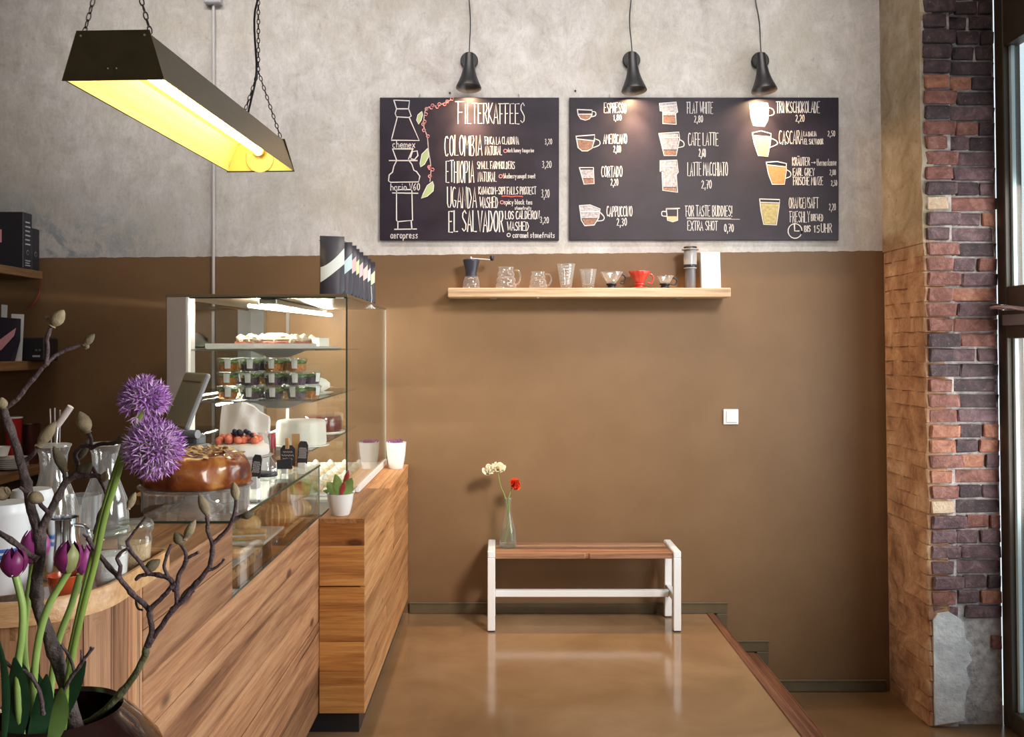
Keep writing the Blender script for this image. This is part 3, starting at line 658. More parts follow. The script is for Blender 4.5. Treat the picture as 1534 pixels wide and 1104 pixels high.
# ================================================================ hanging trough lamp
m_tro = M('olive_lacquer', (.055, .042, .018), .42, var=.15)
m_troin = M('yellow_enamel_inside', (.82, .66, .20), .45)
th = math.atan((813-PX)/F)
dirv = Vector((sin(th), cos(th), 0)); sidev = Vector((cos(th), -sin(th), 0))
zb = 2.197; Lt = 1.20; n0 = Vector(((170-PX)*2.30/F, 2.30, zb))
tl = thing('trough_lamp', n0+dirv*Lt/2+Vector((0, 0, .12)), 'long olive trough lamp hanging by chains over the counter', 'lamp')
wb, wt, hh = .13, .09, .117
def tp(s, u, z): return n0+dirv*s+sidev*u+Vector((0, 0, z))
sec = [(-wb, 0), (-wt, hh), (wt, hh), (wb, 0)]
def sheet(sec, s0, s1, off):
    b = B()
    for (u0, z0), (u1, z1) in zip(sec, sec[1:]): b.poly([tp(s0, u0, z0), tp(s1, u0, z0), tp(s1, u1, z1), tp(s0, u1, z1)])
    return b
b = sheet(sec, 0, Lt, 0); b.box(0, 0, 0, 0, 0, 0) if False else None
obj('housing', b, m_tro, tl)
sec2 = [(-wb+.004, .001), (-wb*.93, .02), (-wb*.80, .062), (-wb*.66, .098), (-wb*.3, .111), (0, .113), (wb*.3, .111), (wb*.66, .098), (wb*.8, .062), (wb*.93, .02), (wb-.004, .001)]
obj('reflector', sheet(sec2, .004, Lt-.004, 0), m_troin, tl, smooth=60)
for s, nm in ((0, 'end_plate'), (Lt, 'end_plate')):
    b = B(); k = -1 if s == 0 else 1
    sp = [(-wb-.002, -.003), (-wt-.004, hh+.006), (wt+.004, hh+.006), (wb+.002, -.003)]
    b.poly([tp(s, u, z) for u, z in sp], dirv*.004*k)
    e = obj(nm, b, m_tro, tl)
    b = B(); ins = s+.005*(1 if s == 0 else -1)
    b.poly([tp(ins, u*.97, z*.97) for u, z in sec]); obj('end_lining', b, m_troin, tl)
    if s == 0:
        for u in (-.012, .010): obj('rivet', B().ball(tp(-.005, u, .026), .0028, 1), M('bright_rivet', (.8, .75, .6), .3, metal=1), tl)
        for u in (-wt+.008, wt-.008): obj('rivet', B().ball(tp(-.005, u, hh-.008), .0035, 1), m_steel, tl)
m_led = M('fluorescent_tube', (1, .90, .60), emit=22)
obj('fluorescent_tube', B().tube([tp(.03, .0, .072), tp(Lt-.03, .0, .072)], .013, 14), m_led, tl, smooth=60)
for s in (.018, Lt-.018): obj('lamp_holder', B().tube([tp(s-.012, 0, .072), tp(s+.012, 0, .072)], .02, 12), m_troin, tl, smooth=50)
obj('holder_cup', B().lathe([(.0, 0), (.05, 0), (.052, .004)], tp(Lt-.006, 0, .045), 20, mtx=Matrix.Rotation(pi/2, 4, 'X')), m_troin, tl, smooth=60)
m_chain = M('dark_chain', (.07, .06, .055), .35, metal=.7)
def chain(p, q, parent):
    p = Vector(p); q = Vector(q); d = (q-p); L = d.length; d.normalize(); n = int(L/.018); b = B()
    R = Vector((0, 0, 1)).rotation_difference(d).to_matrix()
    for i in range(n):
        cc = p+d*(i+.5)*L/n; tw = i*pi/2
        ring = [cc+R @ Vector((cos(tw)*.0055*cos(a), sin(tw)*.0055*cos(a), .0115*sin(a))) for a in [2*pi*k/8 for k in range(9)]]
        b.tube(ring, .0018, 4, cap=False)
    return obj('chain', b, m_chain, parent, kind='stuff')
hookz = TOPZ-.005
for s, u in ((.02, -wt+.003), (.02, wt-.003)):
    chain(tp(s, u, hh+.004), tp(s, 0, .43), tl)
chain(tp(.02, 0, .43), (tp(.02, 0, 0).x, tp(.02, 0, 0).y, hookz), tl)
J = at(387, 107, tp(Lt-.03, 0, 0).y)
for u in (-wt+.003, wt-.003): chain(tp(Lt-.03, u, hh+.004), J, tl)
chain(J, (J.x, J.y, hookz), tl)
obj('power_cord', B().tube(smoothline([tp(Lt-.12, -.03, hh), J+Vector((-.03, 0, -.12)), J+Vector((-.006, -.004, 0)), J+Vector((-.014, -.004, .2)), J+Vector((.008, -.004, .45)), (J.x, J.y-.006, hookz)], 5), .0042, 8), m_blackp, tl, smooth=60)
# ================================================================ bench, vase
bn = thing('bench', (.44, 5.0, 0), 'low bench with wooden seat and white square-tube frame by the back wall', 'bench')
TW = .034
for x0, x1 in ((-.077, -.037), (.915, .955)):
    fr_ = obj('side_frame', B().box(x0, x1, 4.85, 5.15, .395, .432, .004), m_white, bn)
    obj('leg', B().box(x0, x1, 4.85, 4.885, .006, .396, .003), m_white, bn)
    obj('leg', B().box(x0, x1, 5.115, 5.15, .006, .396, .003), m_white, bn)
    obj('cross_bar', B().box(x0+.004, x1-.004, 4.885, 5.115, .15, .187, .003), m_white, bn)
    for y in (4.85, 5.115): obj('foot_pad', B().box(x0+.003, x1-.003, y+.003, y+.032, 0, .008), m_blackp, bn)
obj('stretcher', B().box(-.037, .915, 4.985, 5.02, .15, .187, .003), m_white, bn)
b = B()
b.poly([(-.036, 4.862, .39), (.44, 4.862, .39), (.448, 4.872, .39), (.462, 4.872, .39), (.47, 4.862, .39), (.914, 4.862, .39), (.914, 4.962, .39), (-.036, 4.962, .39)], (0, 0, .027))
obj('seat_board', b, m_seat, bn)
obj('seat_board', B().box(-.036, .914, 4.965, 5.045, .39, .416, .003), m_seat, bn)
obj('seat_board', B().box(-.036, .914, 5.048, 5.138, .391, .418, .003), m_seat, bn)
vc = Vector((.033, 5.03, .4165))
vs = thing('flower_vase', vc, 'slim clear glass bottle vase standing on the left end of the bench', 'vase')
vp = [(.0, .001), (.040, .001), (.046, .008), (.046, .03), (.040, .09), (.028, .145), (.0165, .19), (.0150, .225), (.0175, .235), (.0175, .262), (.020, .266)]
obj('bottle', B().lathe(vp, vc, 32, cap=False), m_tint, vs, smooth=60)
obj('bottle_lip', B().lathe([(.0205, .262), (.0215, .266), (.0205, .270), (.017, .270), (.0165, .262)], vc, 32, cap=False), m_tint, vs, smooth=60)
obj('water', B().lathe([(0, .005), (.040, .005), (.043, .03), (.036, .09), (.0345, .10), (0, .10)], vc, 28), m_water, vs, smooth=60)
m_stem = M('green_stem', (.20, .30, .06), .5, sub=0, var=.2, vs=60)
m_wfl = M('cream_petals', (.86, .80, .62), .6, var=.08, vs=60)
m_rfl = M('red_petals', (.72, .075, .02), .5, var=.25, vs=60)
def petal(b, c, q, L, W, curl, n=5):
    """one cupped petal growing from c along the local frame q"""
    rows = []
    for i in range(n+1):
        s = i/n; ww = W*math.sin(pi*min(.97, .12+s*.80))**.7
        row = []
        for j in (-1, -.5, 0, .5, 1):
            p = Vector((j*ww*.5, curl*s*s*L + abs(j)**2*ww*.22, s*L))
            row.append(b.bm.verts.new(q @ p+c))
        rows.append(row)
    for a, d in zip(rows, rows[1:]):
        for k in range(4): b.bm.faces.new((a[k], a[k+1], d[k+1], d[k]))
def bloom(b, c, axis, R, layers, rr):
    q0 = Vector((0, 0, 1)).rotation_difference(Vector(axis).normalized()).to_matrix()
    for li, (n, L, W, op, cu) in enumerate(layers):
        for i in range(n):
            a = 2*pi*(i+.5*(li % 2))/n+rr.uniform(-.15, .15)
            q = q0 @ Matrix.Rotation(a, 3, 'Z') @ Matrix.Rotation(-radians(op+rr.uniform(-8, 8)), 3, 'X')
            petal(b, Vector(c), q, L*R*rr.uniform(.9, 1.1), W*R, cu)
rf = random.Random(5)
def cutflower(name, pts, head, axis, R, mt, label, extra=None):
    P = [at(x, y, 5.03+dy) for x, y, dy in pts]
    r = thing(name, P[0], label, 'flower')
    obj('stem', B().tube(smoothline(P, 5), .0028, 7), m_stem, r, smooth=60)
    for hx, hy, dy, ax, rr in head:
        b = B(); bloom(b, at(hx, hy, 5.03+dy), ax, rr, [(7, 1.0, 1.0, 58, -.25), (7, .95, .9, 35, -.35), (6, .8, .8, 15, -.4)], rf)
        obj('petals', b, mt, r, smooth=80)
        obj('flower_eye', B().ball(at(hx, hy, 5.03+dy)+Vector(ax).normalized()*rr*.3, rr*.25, 1), m_stem if mt is not m_rfl else m_blackp, r)
cutflower('cream_flower', [(757, 812, 0), (760, 790, .01), (761, 765, 0), (757, 745, 0), (750, 728, 0), (746, 708, .0)],
          [(735, 707, 0, (-.5, -.5, .8), .045), (746, 704, .01, (.35, -.4, .9), .045)], None, .04, m_wfl, 'double cream white flower leaning left in the bottle vase')
cutflower('red_flower', [(768, 810, .0), (764, 785, -.01), (762, 750, 0), (763, 742, 0), (767, 730, 0)],
          [(769, 726, 0, (.6, -.6, .25), .042)], None, .04, m_rfl, 'red poppy-like flower in the bottle vase')

# ================================================================ display shelf with brewing gear
sz0, sz1 = 1.797, 1.848; sa = -.300; sb = 1.266; SY = 5.03
ws = thing('wall_shelf', (.48, 5.12, sz0), 'light wooden wall shelf under the chalkboards', 'shelf')
obj('board', B().box(sa, sb, SY, WY-.001, sz0, sz1, .004), m_shelf, ws)
obj('shelf_light_pin', B().lathe([(0, -.006), (.005, -.004), (.006, .001), (0, .002)], (.20, SY+.03, sz0-.001), 10), m_ceram, ws)
for x in (-.05, 1.0): obj('wall_bracket', B().box(x-.02, x+.02, WY-.08, WY-.001, sz0-.004, sz0), m_steel, ws)
IY = 5.10; S = IY/F; z0 = sz1
def ax(px): return (px-PX)*S
def rz(x): return Matrix.Rotation(x, 4, 'Z')
# hand grinder
g = thing('hand_grinder', (ax(706), IY, z0), 'hand coffee grinder with dark body, glass jar and crank, first item on the wall shelf', 'grinder')
c = (ax(706), IY, z0)
obj('glass_jar', B().lathe([(0, .001), (.044, .001), (.047, .008), (.044, .04), (.036, .066), (.030, .070)], c, 28, cap=False), m_ware, g, smooth=60)
obj('body', B().lathe([(0, .066), (.031, .066), (.032, .075), (.031, .085), (.033, .10), (.045, .15), (.047, .158), (.045, .163), (0, .165)], c, 32), M('grinder_grey_black', (.035, .035, .05), .4), g, smooth=50)
obj('crank_hub', B().lathe([(0, .163), (.010, .163), (.009, .172), (.004, .178), (0, .179)], c, 14), m_steel, g, smooth=50)
obj('crank_arm', B().tube([(ax(706), IY, z0+.168), (ax(722), IY-.01, z0+.164), (ax(736), IY-.015, z0+.160)], .004, 8), m_steel, g)
obj('crank_knob', B().lathe([(0, -.005), (.010, 0), (.013, .012), (.011, .024), (0, .028)], (ax(737), IY-.015, z0+.158), 16), m_blackp, g, smooth=60)
def handle(px, za, zb_, out, rad, dy=0):
    x = ax(px)
    return B().tube(smoothline([(x, IY, z0+zb_), (x+out*.7, IY+dy, z0+zb_-.002), (x+out, IY+dy, z0+(za+zb_)/2), (x+out*.6, IY+dy, z0+za), (x-.004, IY, z0+za+.004)], 6), rad, 8)
def server(px, w_, h, label):
    c = (ax(px), IY, z0); r = thing('glass_server', c, label, 'coffee server', 'glass servers on the shelf')
    R = w_/2
    k = [(0, .001), (R*.93, .001), (R, .006), (R*.97, h*.18), (R*.83, h*.29), (R*.93, h*.36), (R*.88, h*.48), (R*.72, h*.57), (R*.83, h*.64), (R*.78, h*.76), (R*.66, h*.83), (R*.68, h*.9), (R*.72, h)]
    obj('body', B().lathe(k, c, 32, cap=False), m_ware, r, smooth=75)
    obj('rim', B().lathe([(R*.70, h-.003), (R*.74, h), (R*.70, h+.003)], c, 32, cap=False), m_ware, r, smooth=60)
    b = handle(px, h*.22, h*.86, .034, .0045); bmesh.ops.translate(b.bm, vec=(R*.80, 0, 0), verts=b.bm.verts)
    obj('handle', b, m_ware, r, smooth=60); return r
server(758, .115, .118, 'larger glass coffee server with three bulges and loop handle, beside the hand grinder')
server(806, .100, .093, 'smaller glass coffee server with loop handle, left of the tall tumbler')
def tumbler(px, rt, rb_, h, label, n=3):
    c = (ax(px), IY, z0); r = thing('glass_tumbler', c, label, 'glass', 'tapered glasses on the shelf')
    k = [(0, .001), (rb_, .001), (rb_, .006)]
    for i in range(1, 9):
        s = i/8; rr = rb_+(rt-rb_)*s
        k += [(rr-.0012, .006+(h-.006)*(s-.04)), (rr+.0016, .006+(h-.006)*(s-.02)), (rr, .006+(h-.006)*s)]
    obj('body', B().lathe(k, c, 32, cap=False), m_ware, r, smooth=40)
    obj('inner_wall', B().lathe([(0, .022), (rb_-.006, .022), (rt-.004, h)], c, 28, cap=False), m_ware, r, smooth=60); return r
tumbler(848, .050, .030, .138, 'taller of the two tapered ridged glasses on the wall shelf')
tumbler(881, .047, .031, .108, 'shorter of the two tapered ridged glasses on the wall shelf')
def dripper(px, R, h, mc, mb, label, hs=1):
    c = (ax(px), IY, z0); r = thing('coffee_dripper', c, label, 'coffee dripper', 'cone drippers on the shelf')
    fl = lambda a, k: 1+.03*cos(a*12+k*.6)
    obj('cone', B().lathe([(.016, .022), (.020, .028), (R*.55, h*.5), (R*.85, h*.82), (R, h), (R*.985, h+.002), (R*.83, h*.82), (R*.5, h*.45)], c, 48, cap=False, wob=fl), mc, r, smooth=75)
    obj('collar', B().lathe([(.016, .006), (.022, .008), (.022, .016), (.030, .022), (.030, .028), (.018, .030)], c, 28), mb, r, smooth=50)
    obj('base_plate', B().lathe([(0, 0), (R*.72, 0), (R*.76, .003), (R*.72, .006), (.02, .008)], c, 36), mb, r, smooth=50)
    b = handle(px, h*.32, h*.84, .030*hs, .0048); bmesh.ops.translate(b.bm, vec=(R*.80, 0, 0), verts=b.bm.verts)
    obj('handle', b, mb if mc is not m_red else mc, r, smooth=60); return r
m_red = M('red_ceramic', (.62, .055, .035), .3, coat=.4)
dripper(916, .062, .092, m_ware, m_blackp, 'large clear ribbed dripper with black handle, beside the ridged glasses')
dripper(958, .060, .095, m_red, m_red, 'red coffee dripper with loop handle')
dripper(996, .048, .070, m_ware, m_blackp, 'small clear dripper with black handle, right of the red dripper')
c = (ax(1034), IY, z0)
g = thing('plunger_brewer', c, 'tall grey plunger coffee brewer standing beside the white card box', 'coffee maker')
m_smoke = M('smoky_plastic', (.17, .16, .17), .25); 
obj('plunger_tube', B().lathe([(0, .0), (.029, 0), (.030, .004), (.029, .125), (0, .125)], c, 32), m_smoke, g, smooth=50)
obj('chamber', B().lathe([(.031, .11), (.036, .112), (.036, .216), (.033, .22), (0, .22)], c, 32), M('grey_brewer_chamber', (.36, .34, .34), .28), g, smooth=50)
obj('chamber_band', B().lathe([(.0362, .118), (.0375, .12), (.0375, .132), (.0362, .134)], c, 32, cap=False), m_blackp, g, smooth=50)
obj('flange', B().lathe([(.03, .213), (.052, .216), (.054, .219), (.052, .222), (.03, .222)], c, 6, mtx=rz(.3)), M('flange_grey', (.33, .3, .29), .3), g)
obj('cap', B().lathe([(0, .221), (.037, .221), (.038, .228), (.034, .235), (0, .236)], c, 28), m_blackp, g, smooth=50)
g = thing('card_box', (ax(1063), IY, z0), 'plain white upright card box on the right end of the wall shelf', 'box')
sh = B().box(ax(1050), ax(1079), IY-.02, IY+.02, z0, z0+.203, .003)
for v in sh.bm.verts: v.co.x += -(v.co.z-z0)*.03
obj('carton', sh, M('white_card', (.86, .86, .85), .7), g)
tag_ = None

# ================================================================ counter
XA = -.715; XB = -.535; CT = .853; UT = 1.053; YA0, YG, YA1, YB0 = 1.81, 2.41, 3.60, 3.55
m_core = M('dark_carcass', (.04, .028, .02), .7)
ca = thing('service_counter', (-1.05, 2.6, 0), 'plank-clad service counter with a display recess and rounded near corner', 'counter')
outline = [(-1.45, 1.54), (-.855, 1.54)]+[(-.855+.125*cos(a), 1.665+.125*sin(a)) for a in [radians(-90+15*i) for i in range(1, 7)]]
body = outline+[(-.73, 2.41), (-1.02, 2.41), (-1.02, 2.33), (-1.45, 2.33)]
b = B(); b.poly([(x, y, .08) for x, y in body], (0, 0, UT-.03-.08)); obj('carcass', b, m_core, ca)
obj('carcass', B().box(-1.21, -.74, 2.42, 3.545, .08, CT-.035), m_core, ca)
obj('plinth', B().box(-1.2, -.78, 1.75, 3.54, 0, .08), m_blackp, ca)
# horizontal planks of the lower front, board by board
zc = [CT, .745, .57, .448, .27, .09]
cuts = [[], [], [], [], []]
rp = random.Random(9)
for (za, zb2), cu in zip(zip(zc, zc[1:]), cuts):
    ys = [YA0+.002]+cu+[YA1]
    for ya, yb in zip(ys, ys[1:]):
        o = rp.uniform(-.0015, .0015)
        obj('plank', B().box(XA-.02, XA+o, ya+.0012, yb-.0012, zb2+.0012, za-.0012, .002), m_plank, ca)
# raised panel beside the recess
for za, zb2 in ((UT, .955), (.955, CT)):
    obj('plank', B().box(XA-.02, XA+.001, YA0+.002, YG, zb2+.001, za-.001, .0015), m_plank, ca)
# upright boards around the rounded corner
cor = [(XA, 1.808)]+[(XA, 1.74), (XA, 1.665)]+[(-.855+.14*cos(a), 1.665+.14*sin(a)) for a in [radians(-30*i) for i in range(1, 4)]]+[(-.855-.095*i, 1.525) for i in range(1, 7)]
for (xa, ya), (xb, yb) in zip(cor, cor[1:]):
    d = Vector((xb-xa, yb-ya, 0)); L = d.length; d.normalize(); nrm = Vector((-d.y, d.x, 0))
    if nrm.y > 0 and abs(nrm.y) > .5 or nrm.x < 0: nrm = -nrm
    inn = -nrm*.018
    b = B(); e = d*.0012
    A_ = Vector((xa, ya, .09))+e; B_ = Vector((xb, yb, .09))-e
    b.poly([A_, B_, B_+inn, A_+inn], (0, 0, UT-.002-.09)); obj('upright_plank', b, m_plankv, ca)
# worktop of the near part, display floor and staff ledge
b = B(); b.poly([(x, y, UT-.028) for x, y in [(-1.45, 1.53), (-.855, 1.53)]+[(-.855+.137*cos(a), 1.665+.137*sin(a)) for a in [radians(-90+15*i) for i in range(1, 7)]]+[(-.7165, 2.412), (-1.0, 2.412), (-1.0, 2.34), (-1.45, 2.34)]], (0, 0, .028))
obj('worktop', b, m_top, ca)
obj('display_floor', B().box(-1.02, -.737, YG, 3.58, CT-.03, CT-.002), m_top, ca)
obj('staff_ledge', B().box(-1.17, -.98, 2.86, 3.58, UT-.03, UT, .002), m_top, ca)
obj('recess_back', B().box(-1.02, -1.0, YG, 3.58, CT-.03, UT-.03), m_plank, ca)
gl = thing('display_glass', (-.83, 3.0, UT), 'clear glass front and top over the pastry recess of the counter', 'display glass')
obj('front_pane', B().box(XA-.008, XA-.002, YG+.003, 3.575, CT, UT-.001), m_glass, gl)
obj('end_pane', B().box(-.98, XA-.010, 3.565, 3.572, CT, UT-.001), m_glass, gl)
obj('top_pane', B().box(-.98, XA-.001, YG+.003, 3.575, UT, UT+.007), m_glass, gl)
obj('polished_edge', B().box(XA-.001, XA+.0015, YG+.003, 3.575, UT-.001, UT+.006), m_gedge, gl)
obj('polished_edge', B().box(-.98, XA, YG, YG+.003, UT, UT+.006), m_gedge, gl)
obj('polished_edge', B().box(XA-.008, XA-.001, YG+.003, 3.575, CT, CT+.004), m_gedge, gl)
obj('polished_edge', B().box(XA-.007, XA-.0015, 3.572, 3.577, CT, UT), M('pale_glass_edge', (.35, .42, .38), .2), gl)
# wide back counter under the glass case
cb = thing('back_counter', (-.98, 4.35, 0), 'orange-brown plank-clad back counter under the glass case', 'counter')
obj('carcass', B().box(-1.42, XB-.022, YB0+.055, WY-.02, .09, CT-.025), m_core, cb)
obj('plinth', B().box(-1.40, XB-.03, YB0+.045, WY-.02, 0, .09), m_blackp, cb)
zb_ = [CT, .745, .585, .49, .369, .254, .09]
for i, (za, zz_) in enumerate(zip(zb_, zb_[1:])):
    obj('end_plank', B().box(-.7135, XB-.001, YB0, YB0+.02, zz_+(.003 if i == 1 else .0004), za-(.003 if i == 2 else .0004), .0015), m_plankx, cb)
zs = [CT, .70, .52, .33, .20, .09]
cu2 = [[], [4.5], [], [4.2], []]
for (za, zz_), cu in zip(zip(zs, zs[1:]), cu2):
    ys = [YB0+.001]+cu+[WY-.018]
    for ya, yb in zip(ys, ys[1:]):
        obj('plank', B().box(XB-.02, XB+rp.uniform(-.001, .002), ya+.001, yb-.001, zz_+.001, za-.001, .0018), m_plank2, cb)
for ya, yb in ((YB0-.002, 4.3), (4.3, WY-.018)):
    obj('worktop_board', B().box(-.7135, XB+.002, ya+.001, yb-.001, CT-.022, CT, .003), m_plank2, cb)
obj('case_base', B().box(-1.42, -.7145, YB0+.055, WY-.02, CT-.025, CT+.004), m_steel, cb)

# raised-lip wooden tray on the near corner
T0 = UT; lipz = 1.094
def offs(d):
    return ([(-1.44, 1.508+d), (-.855, 1.508+d)]+[(-.855+(.157-d)*cos(a), 1.665+(.157-d)*sin(a)) for a in [radians(-90+10*i) for i in range(1, 10)]]
            + [(-.698-d, 1.90)]+[(-.728+(.030-min(d, .012))*cos(a), 1.905+(.030-d*.9)*sin(a)) for a in [radians(15*i) for i in range(1, 6)]]+[(-.735, 1.935-d), (-1.44+d*0, 1.935-d)])
oo, ii = offs(0), offs(.013)
b = B(); n = len(oo)
vo = [b.bm.verts.new((x, y, T0+.0005)) for x, y in oo]; v1 = [b.bm.verts.new((x, y, lipz-.004)) for x, y in oo]
v2 = [b.bm.verts.new((x*.75+u*.25, y*.75+v*.25, lipz)) for (x, y), (u, v) in zip(oo, ii)]
v3 = [b.bm.verts.new((x*.2+u*.8, y*.2+v*.8, lipz)) for (x, y), (u, v) in zip(oo, ii)]
v4 = [b.bm.verts.new((x, y, lipz-.006)) for x, y in ii]; v5 = [b.bm.verts.new((x, y, T0+.012)) for x, y in ii]
for p, q in ((vo, v1), (v1, v2), (v2, v3), (v3, v4), (v4, v5)):
    for k in range(n): b.bm.faces.new((p[k], p[(k+1) % n], q[(k+1) % n], q[k]))
b.bm.faces.new(v5); b.bm.faces.new(vo[::-1])
tag(obj('serving_tray', b, m_tray, org=(-1.05, 1.72, T0), smooth=50), 'light honey wooden tray with a raised rounded lip on the near end of the counter', 'tray')
TF = T0+.012

# ================================================================ glass display case
GX0, GX1, GY0, GY1, GZ0, GZ1 = -1.42, -.657, 3.86, 5.15, CT+.005, 1.742
gc = thing('glass_case', (-1.04, 4.5, GZ0), 'refrigerated glass display case full of cakes and salads on the back counter', 'display case')
obj('corner_post', B().box(GX0, -1.335, GY0-.012, GY0+.10, GZ0, 1.732, .003), M('satin_case_post', (.42, .38, .38), .4, metal=.3), gc)
obj('post_edge', B().box(-1.335, -1.327, GY0-.012, GY0+.02, GZ0, 1.732), m_ceram, gc)
obj('corner_post', B().box(GX0, -1.335, GY1-.05, GY1, GZ0, 1.732), m_steel, gc)
obj('back_panel', B().box(GX0+.005, GX0+.012, GY0+.1, GY1-.05, GZ0, 1.72), glassmat('smoked_sliding_door', (.22, .19, .16), .06, 4), gc)
obj('roof_panel', B().box(GX0-.004, GX1+.004, GY0-.010, GY1, 1.732, 1.745, .002), M('roof_brown_tint', (.14, .10, .065), .3), gc)
obj('near_pane', B().box(-1.327, GX1-.004, GY0, GY0+.006, GZ0, 1.731), m_glass, gc)
obj('side_pane', B().box(GX1-.006, GX1, GY0+.008, GY1-.004, GZ0+.028, 1.731), m_glass, gc)
obj('glass_corner', B().box(GX1-.005, GX1+.001, GY0-.001, GY0+.007, GZ0, 1.731), m_gedge, gc)
obj('glass_corner', B().box(GX1-.006, GX1+.001, GY1-.008, GY1-.003, GZ0, 1.731), M('pale_edge', (.45, .47, .40), .2), gc)
obj('top_edge', B().box(-1.33, GX1, GY0-.002, GY0+.006, 1.727, 1.733), m_gedge, gc)
obj('base_rail', B().box(GX1-.012, GX1+.006, GY0+.3, GY1-.004, GZ0-.002, GZ0+.03, .002), m_white, gc)
obj('corner_bracket', B().box(-.705, -.67, GY0-.003, GY0+.03, 1.726, 1.734), m_ceram, gc)
m_shg = glassmat('shelf_glass', (.93, .97, .95), .08, 4)
for z, xr in ((1.505, -.80), (1.283, -.815), (1.074, -.815)):
    obj('shelf', B().box(-1.33, xr, GY0+.03, GY1-.05, z, z+.007), m_shg, gc)
    obj('shelf_edge', B().box(-1.33, xr, GY0+.026, GY0+.03, z, z+.007), m_steel, gc)
    obj('shelf_edge', B().box(xr, xr+.002, GY0+.03, GY1-.05, z, z+.007), m_gedge, gc)
    obj('shelf_bracket', B().poly([(-1.10, GY0+.12, z), (-.86, GY0+.12, z), (-.93, GY0+.12, z-.03), (-1.02, GY0+.12, z-.03)], (0, .004, 0)), m_steel, gc)
for x in (-1.20,): obj('shelf_upright', B().box(x-.008, x+.008, GY1-.06, GY1-.045, GZ0, 1.72), m_steel, gc)
m_strip = M('case_light', (1, .93, .80), emit=200)
m_post = M('satin_post', (.50, .46, .46), .35, metal=.5)
obj('light_housing', B().box(-1.06, -.98, GY0+.10, GY1-.04, 1.708, 1.731, .004), m_steel, gc)
obj('light_tube', B().tube([(-1.10, GY0+.10, 1.700), (-.96, GY1-.05, 1.700)], .008, 10), m_strip, gc)
for i, z in enumerate((1.275, 1.068)):
    obj('light_tube', B().tube([(-1.24, GY0+.10, z-.006), (-1.24, GY1-.12, z-.006)], .005, 8), m_strip, gc)
m_deck = M('case_deck_white', (.80, .80, .76), .35)
obj('deck', B().box(-1.33, GX1-.014, GY0+.02, GY1-.01, GZ0, GZ0+.012), m_deck, gc)
# --- cakes inside
m_cream = M('whipped_cream', (.88, .84, .76), .6, bmp=.3, bs=30)
m_crumb = M('streusel_crumb', (.80, .66, .46), .8, var=.3, vs=90, bmp=.7, bs=90)
m_jam = M('berry_layer', (.50, .16, .12), .5, var=.5, vs=60)
tz = 1.512
t = thing('cake_tray', (-1.03, 4.2, tz), 'long white tray under the crumble cake, top shelf of the glass case', 'tray')
obj('plate', B().box(-1.31, -.82, 4.02, 4.62, tz, tz+.012, .004), m_ceram, t)
obj('rim', B().box(-1.31, -.82, 4.016, 4.022, tz+.002, tz+.024), m_ceram, t)
ck = thing('crumble_cake', (-1.05, 4.15, tz+.012), 'rectangular crumble cake with berry layer on the top shelf tray', 'cake')
obj('berry_base', B().box(-1.195, -.905, 4.06, 4.42, tz+.012, tz+.035, .004), m_jam, ck)
b = B()
for i in range(150): b.ball((rf.uniform(-1.195, -.905), rf.uniform(4.055, 4.42), tz+.035+rf.uniform(0, .018)), rf.uniform(.012, .02), 1, amp=.4)
b.box(-1.19, -.91, 4.062, 4.415, tz+.034, tz+.052, .008)
obj('crumble_topping', b, m_crumb, ck, kind='stuff')
sc_ = thing('cream_cake_slice', (-.87, 4.35, tz+.012), 'slice of cream cake at the end of the top shelf tray', 'cake')
obj('slice', B().poly([(-.90, 4.30, tz+.012), (-.86, 4.28, tz+.012), (-.84, 4.42, tz+.012)], (0, 0, .04)), m_cream, sc_)
obj('sponge', B().box(-.898, -.868, 4.32, 4.40, tz+.03, tz+.037), m_crumb, sc_)
# salad tubs
m_tub = glassmat('clear_tub', (.95, .97, .96), .10, 3, .7)
m_lab = M('paper_label', (.85, .85, .84), .7)
sal = [M('carrot_salad', (.75, .24, .05), .55, var=.5, vs=120, bmp=.6, bs=90), M('dark_cabbage_salad', (.10, .05, .10), .5, var=.7, vs=120, bmp=.6, bs=90), M('green_leaf_salad', (.14, .28, .06), .5, var=.7, vs=130, bmp=.6, bs=90)]
def tub(kind):
    r = thing('salad_tub', (0, 0, 0), 'x', 'salad', 'salad tubs on the middle shelf')
    obj('cup', B().lathe([(0, .001), (.034, .001), (.036, .004), (.0435, .050)], (0, 0, 0), 22, cap=False), m_tub, r, smooth=50)
    obj('lid', B().lathe([(.045, .049), (.0465, .052), (.045, .056), (.038, .060), (0, .061)], (0, 0, 0), 22, cap=False), m_tub, r, smooth=50)
    obj('salad', B().lathe([(0, .003), (.033, .003), (.0385, .034), (0, .036)], (0, 0, 0), 20), sal[kind], r, smooth=50)
    obj('leaves', B().ball((0, 0, .040), .037, 2, (1, 1, .28), amp=.5, fr=4), sal[2], r)
    lb = B(); a0 = -pi/2-.55
    for i in range(1, 3):
        a, c2 = a0+i*.28, a0+(i+1)*.28
        lb.poly([(.0405*cos(a), .0405*sin(a), .014), (.0405*cos(c2), .0405*sin(c2), .014), (.0455*cos(c2), .0455*sin(c2), .054), (.0455*cos(a), .0455*sin(a), .054)])
    obj('paper_label', lb, m_lab, r); return r
proto = [tub(0), tub(1)]
for o in proto: o.scale = (1.05, 1.05, 1)
rows = ('bottom', 'middle', 'top'); colsn = ('first stack from the steel post', 'second stack from the steel post', 'third stack from the steel post', 'fourth stack from the steel post')
grid = {(0, 0): 0, (0, 1): 1, (0, 2): 1, (0, 3): 1, (1, 0): 0, (1, 1): 1, (1, 2): 1, (1, 3): 1, (2, 0): 0, (2, 1): 1, (2, 2): 0, (2, 3): 0}
first = {}
tubx = [-1.203, -1.103, -1.0, -.90]
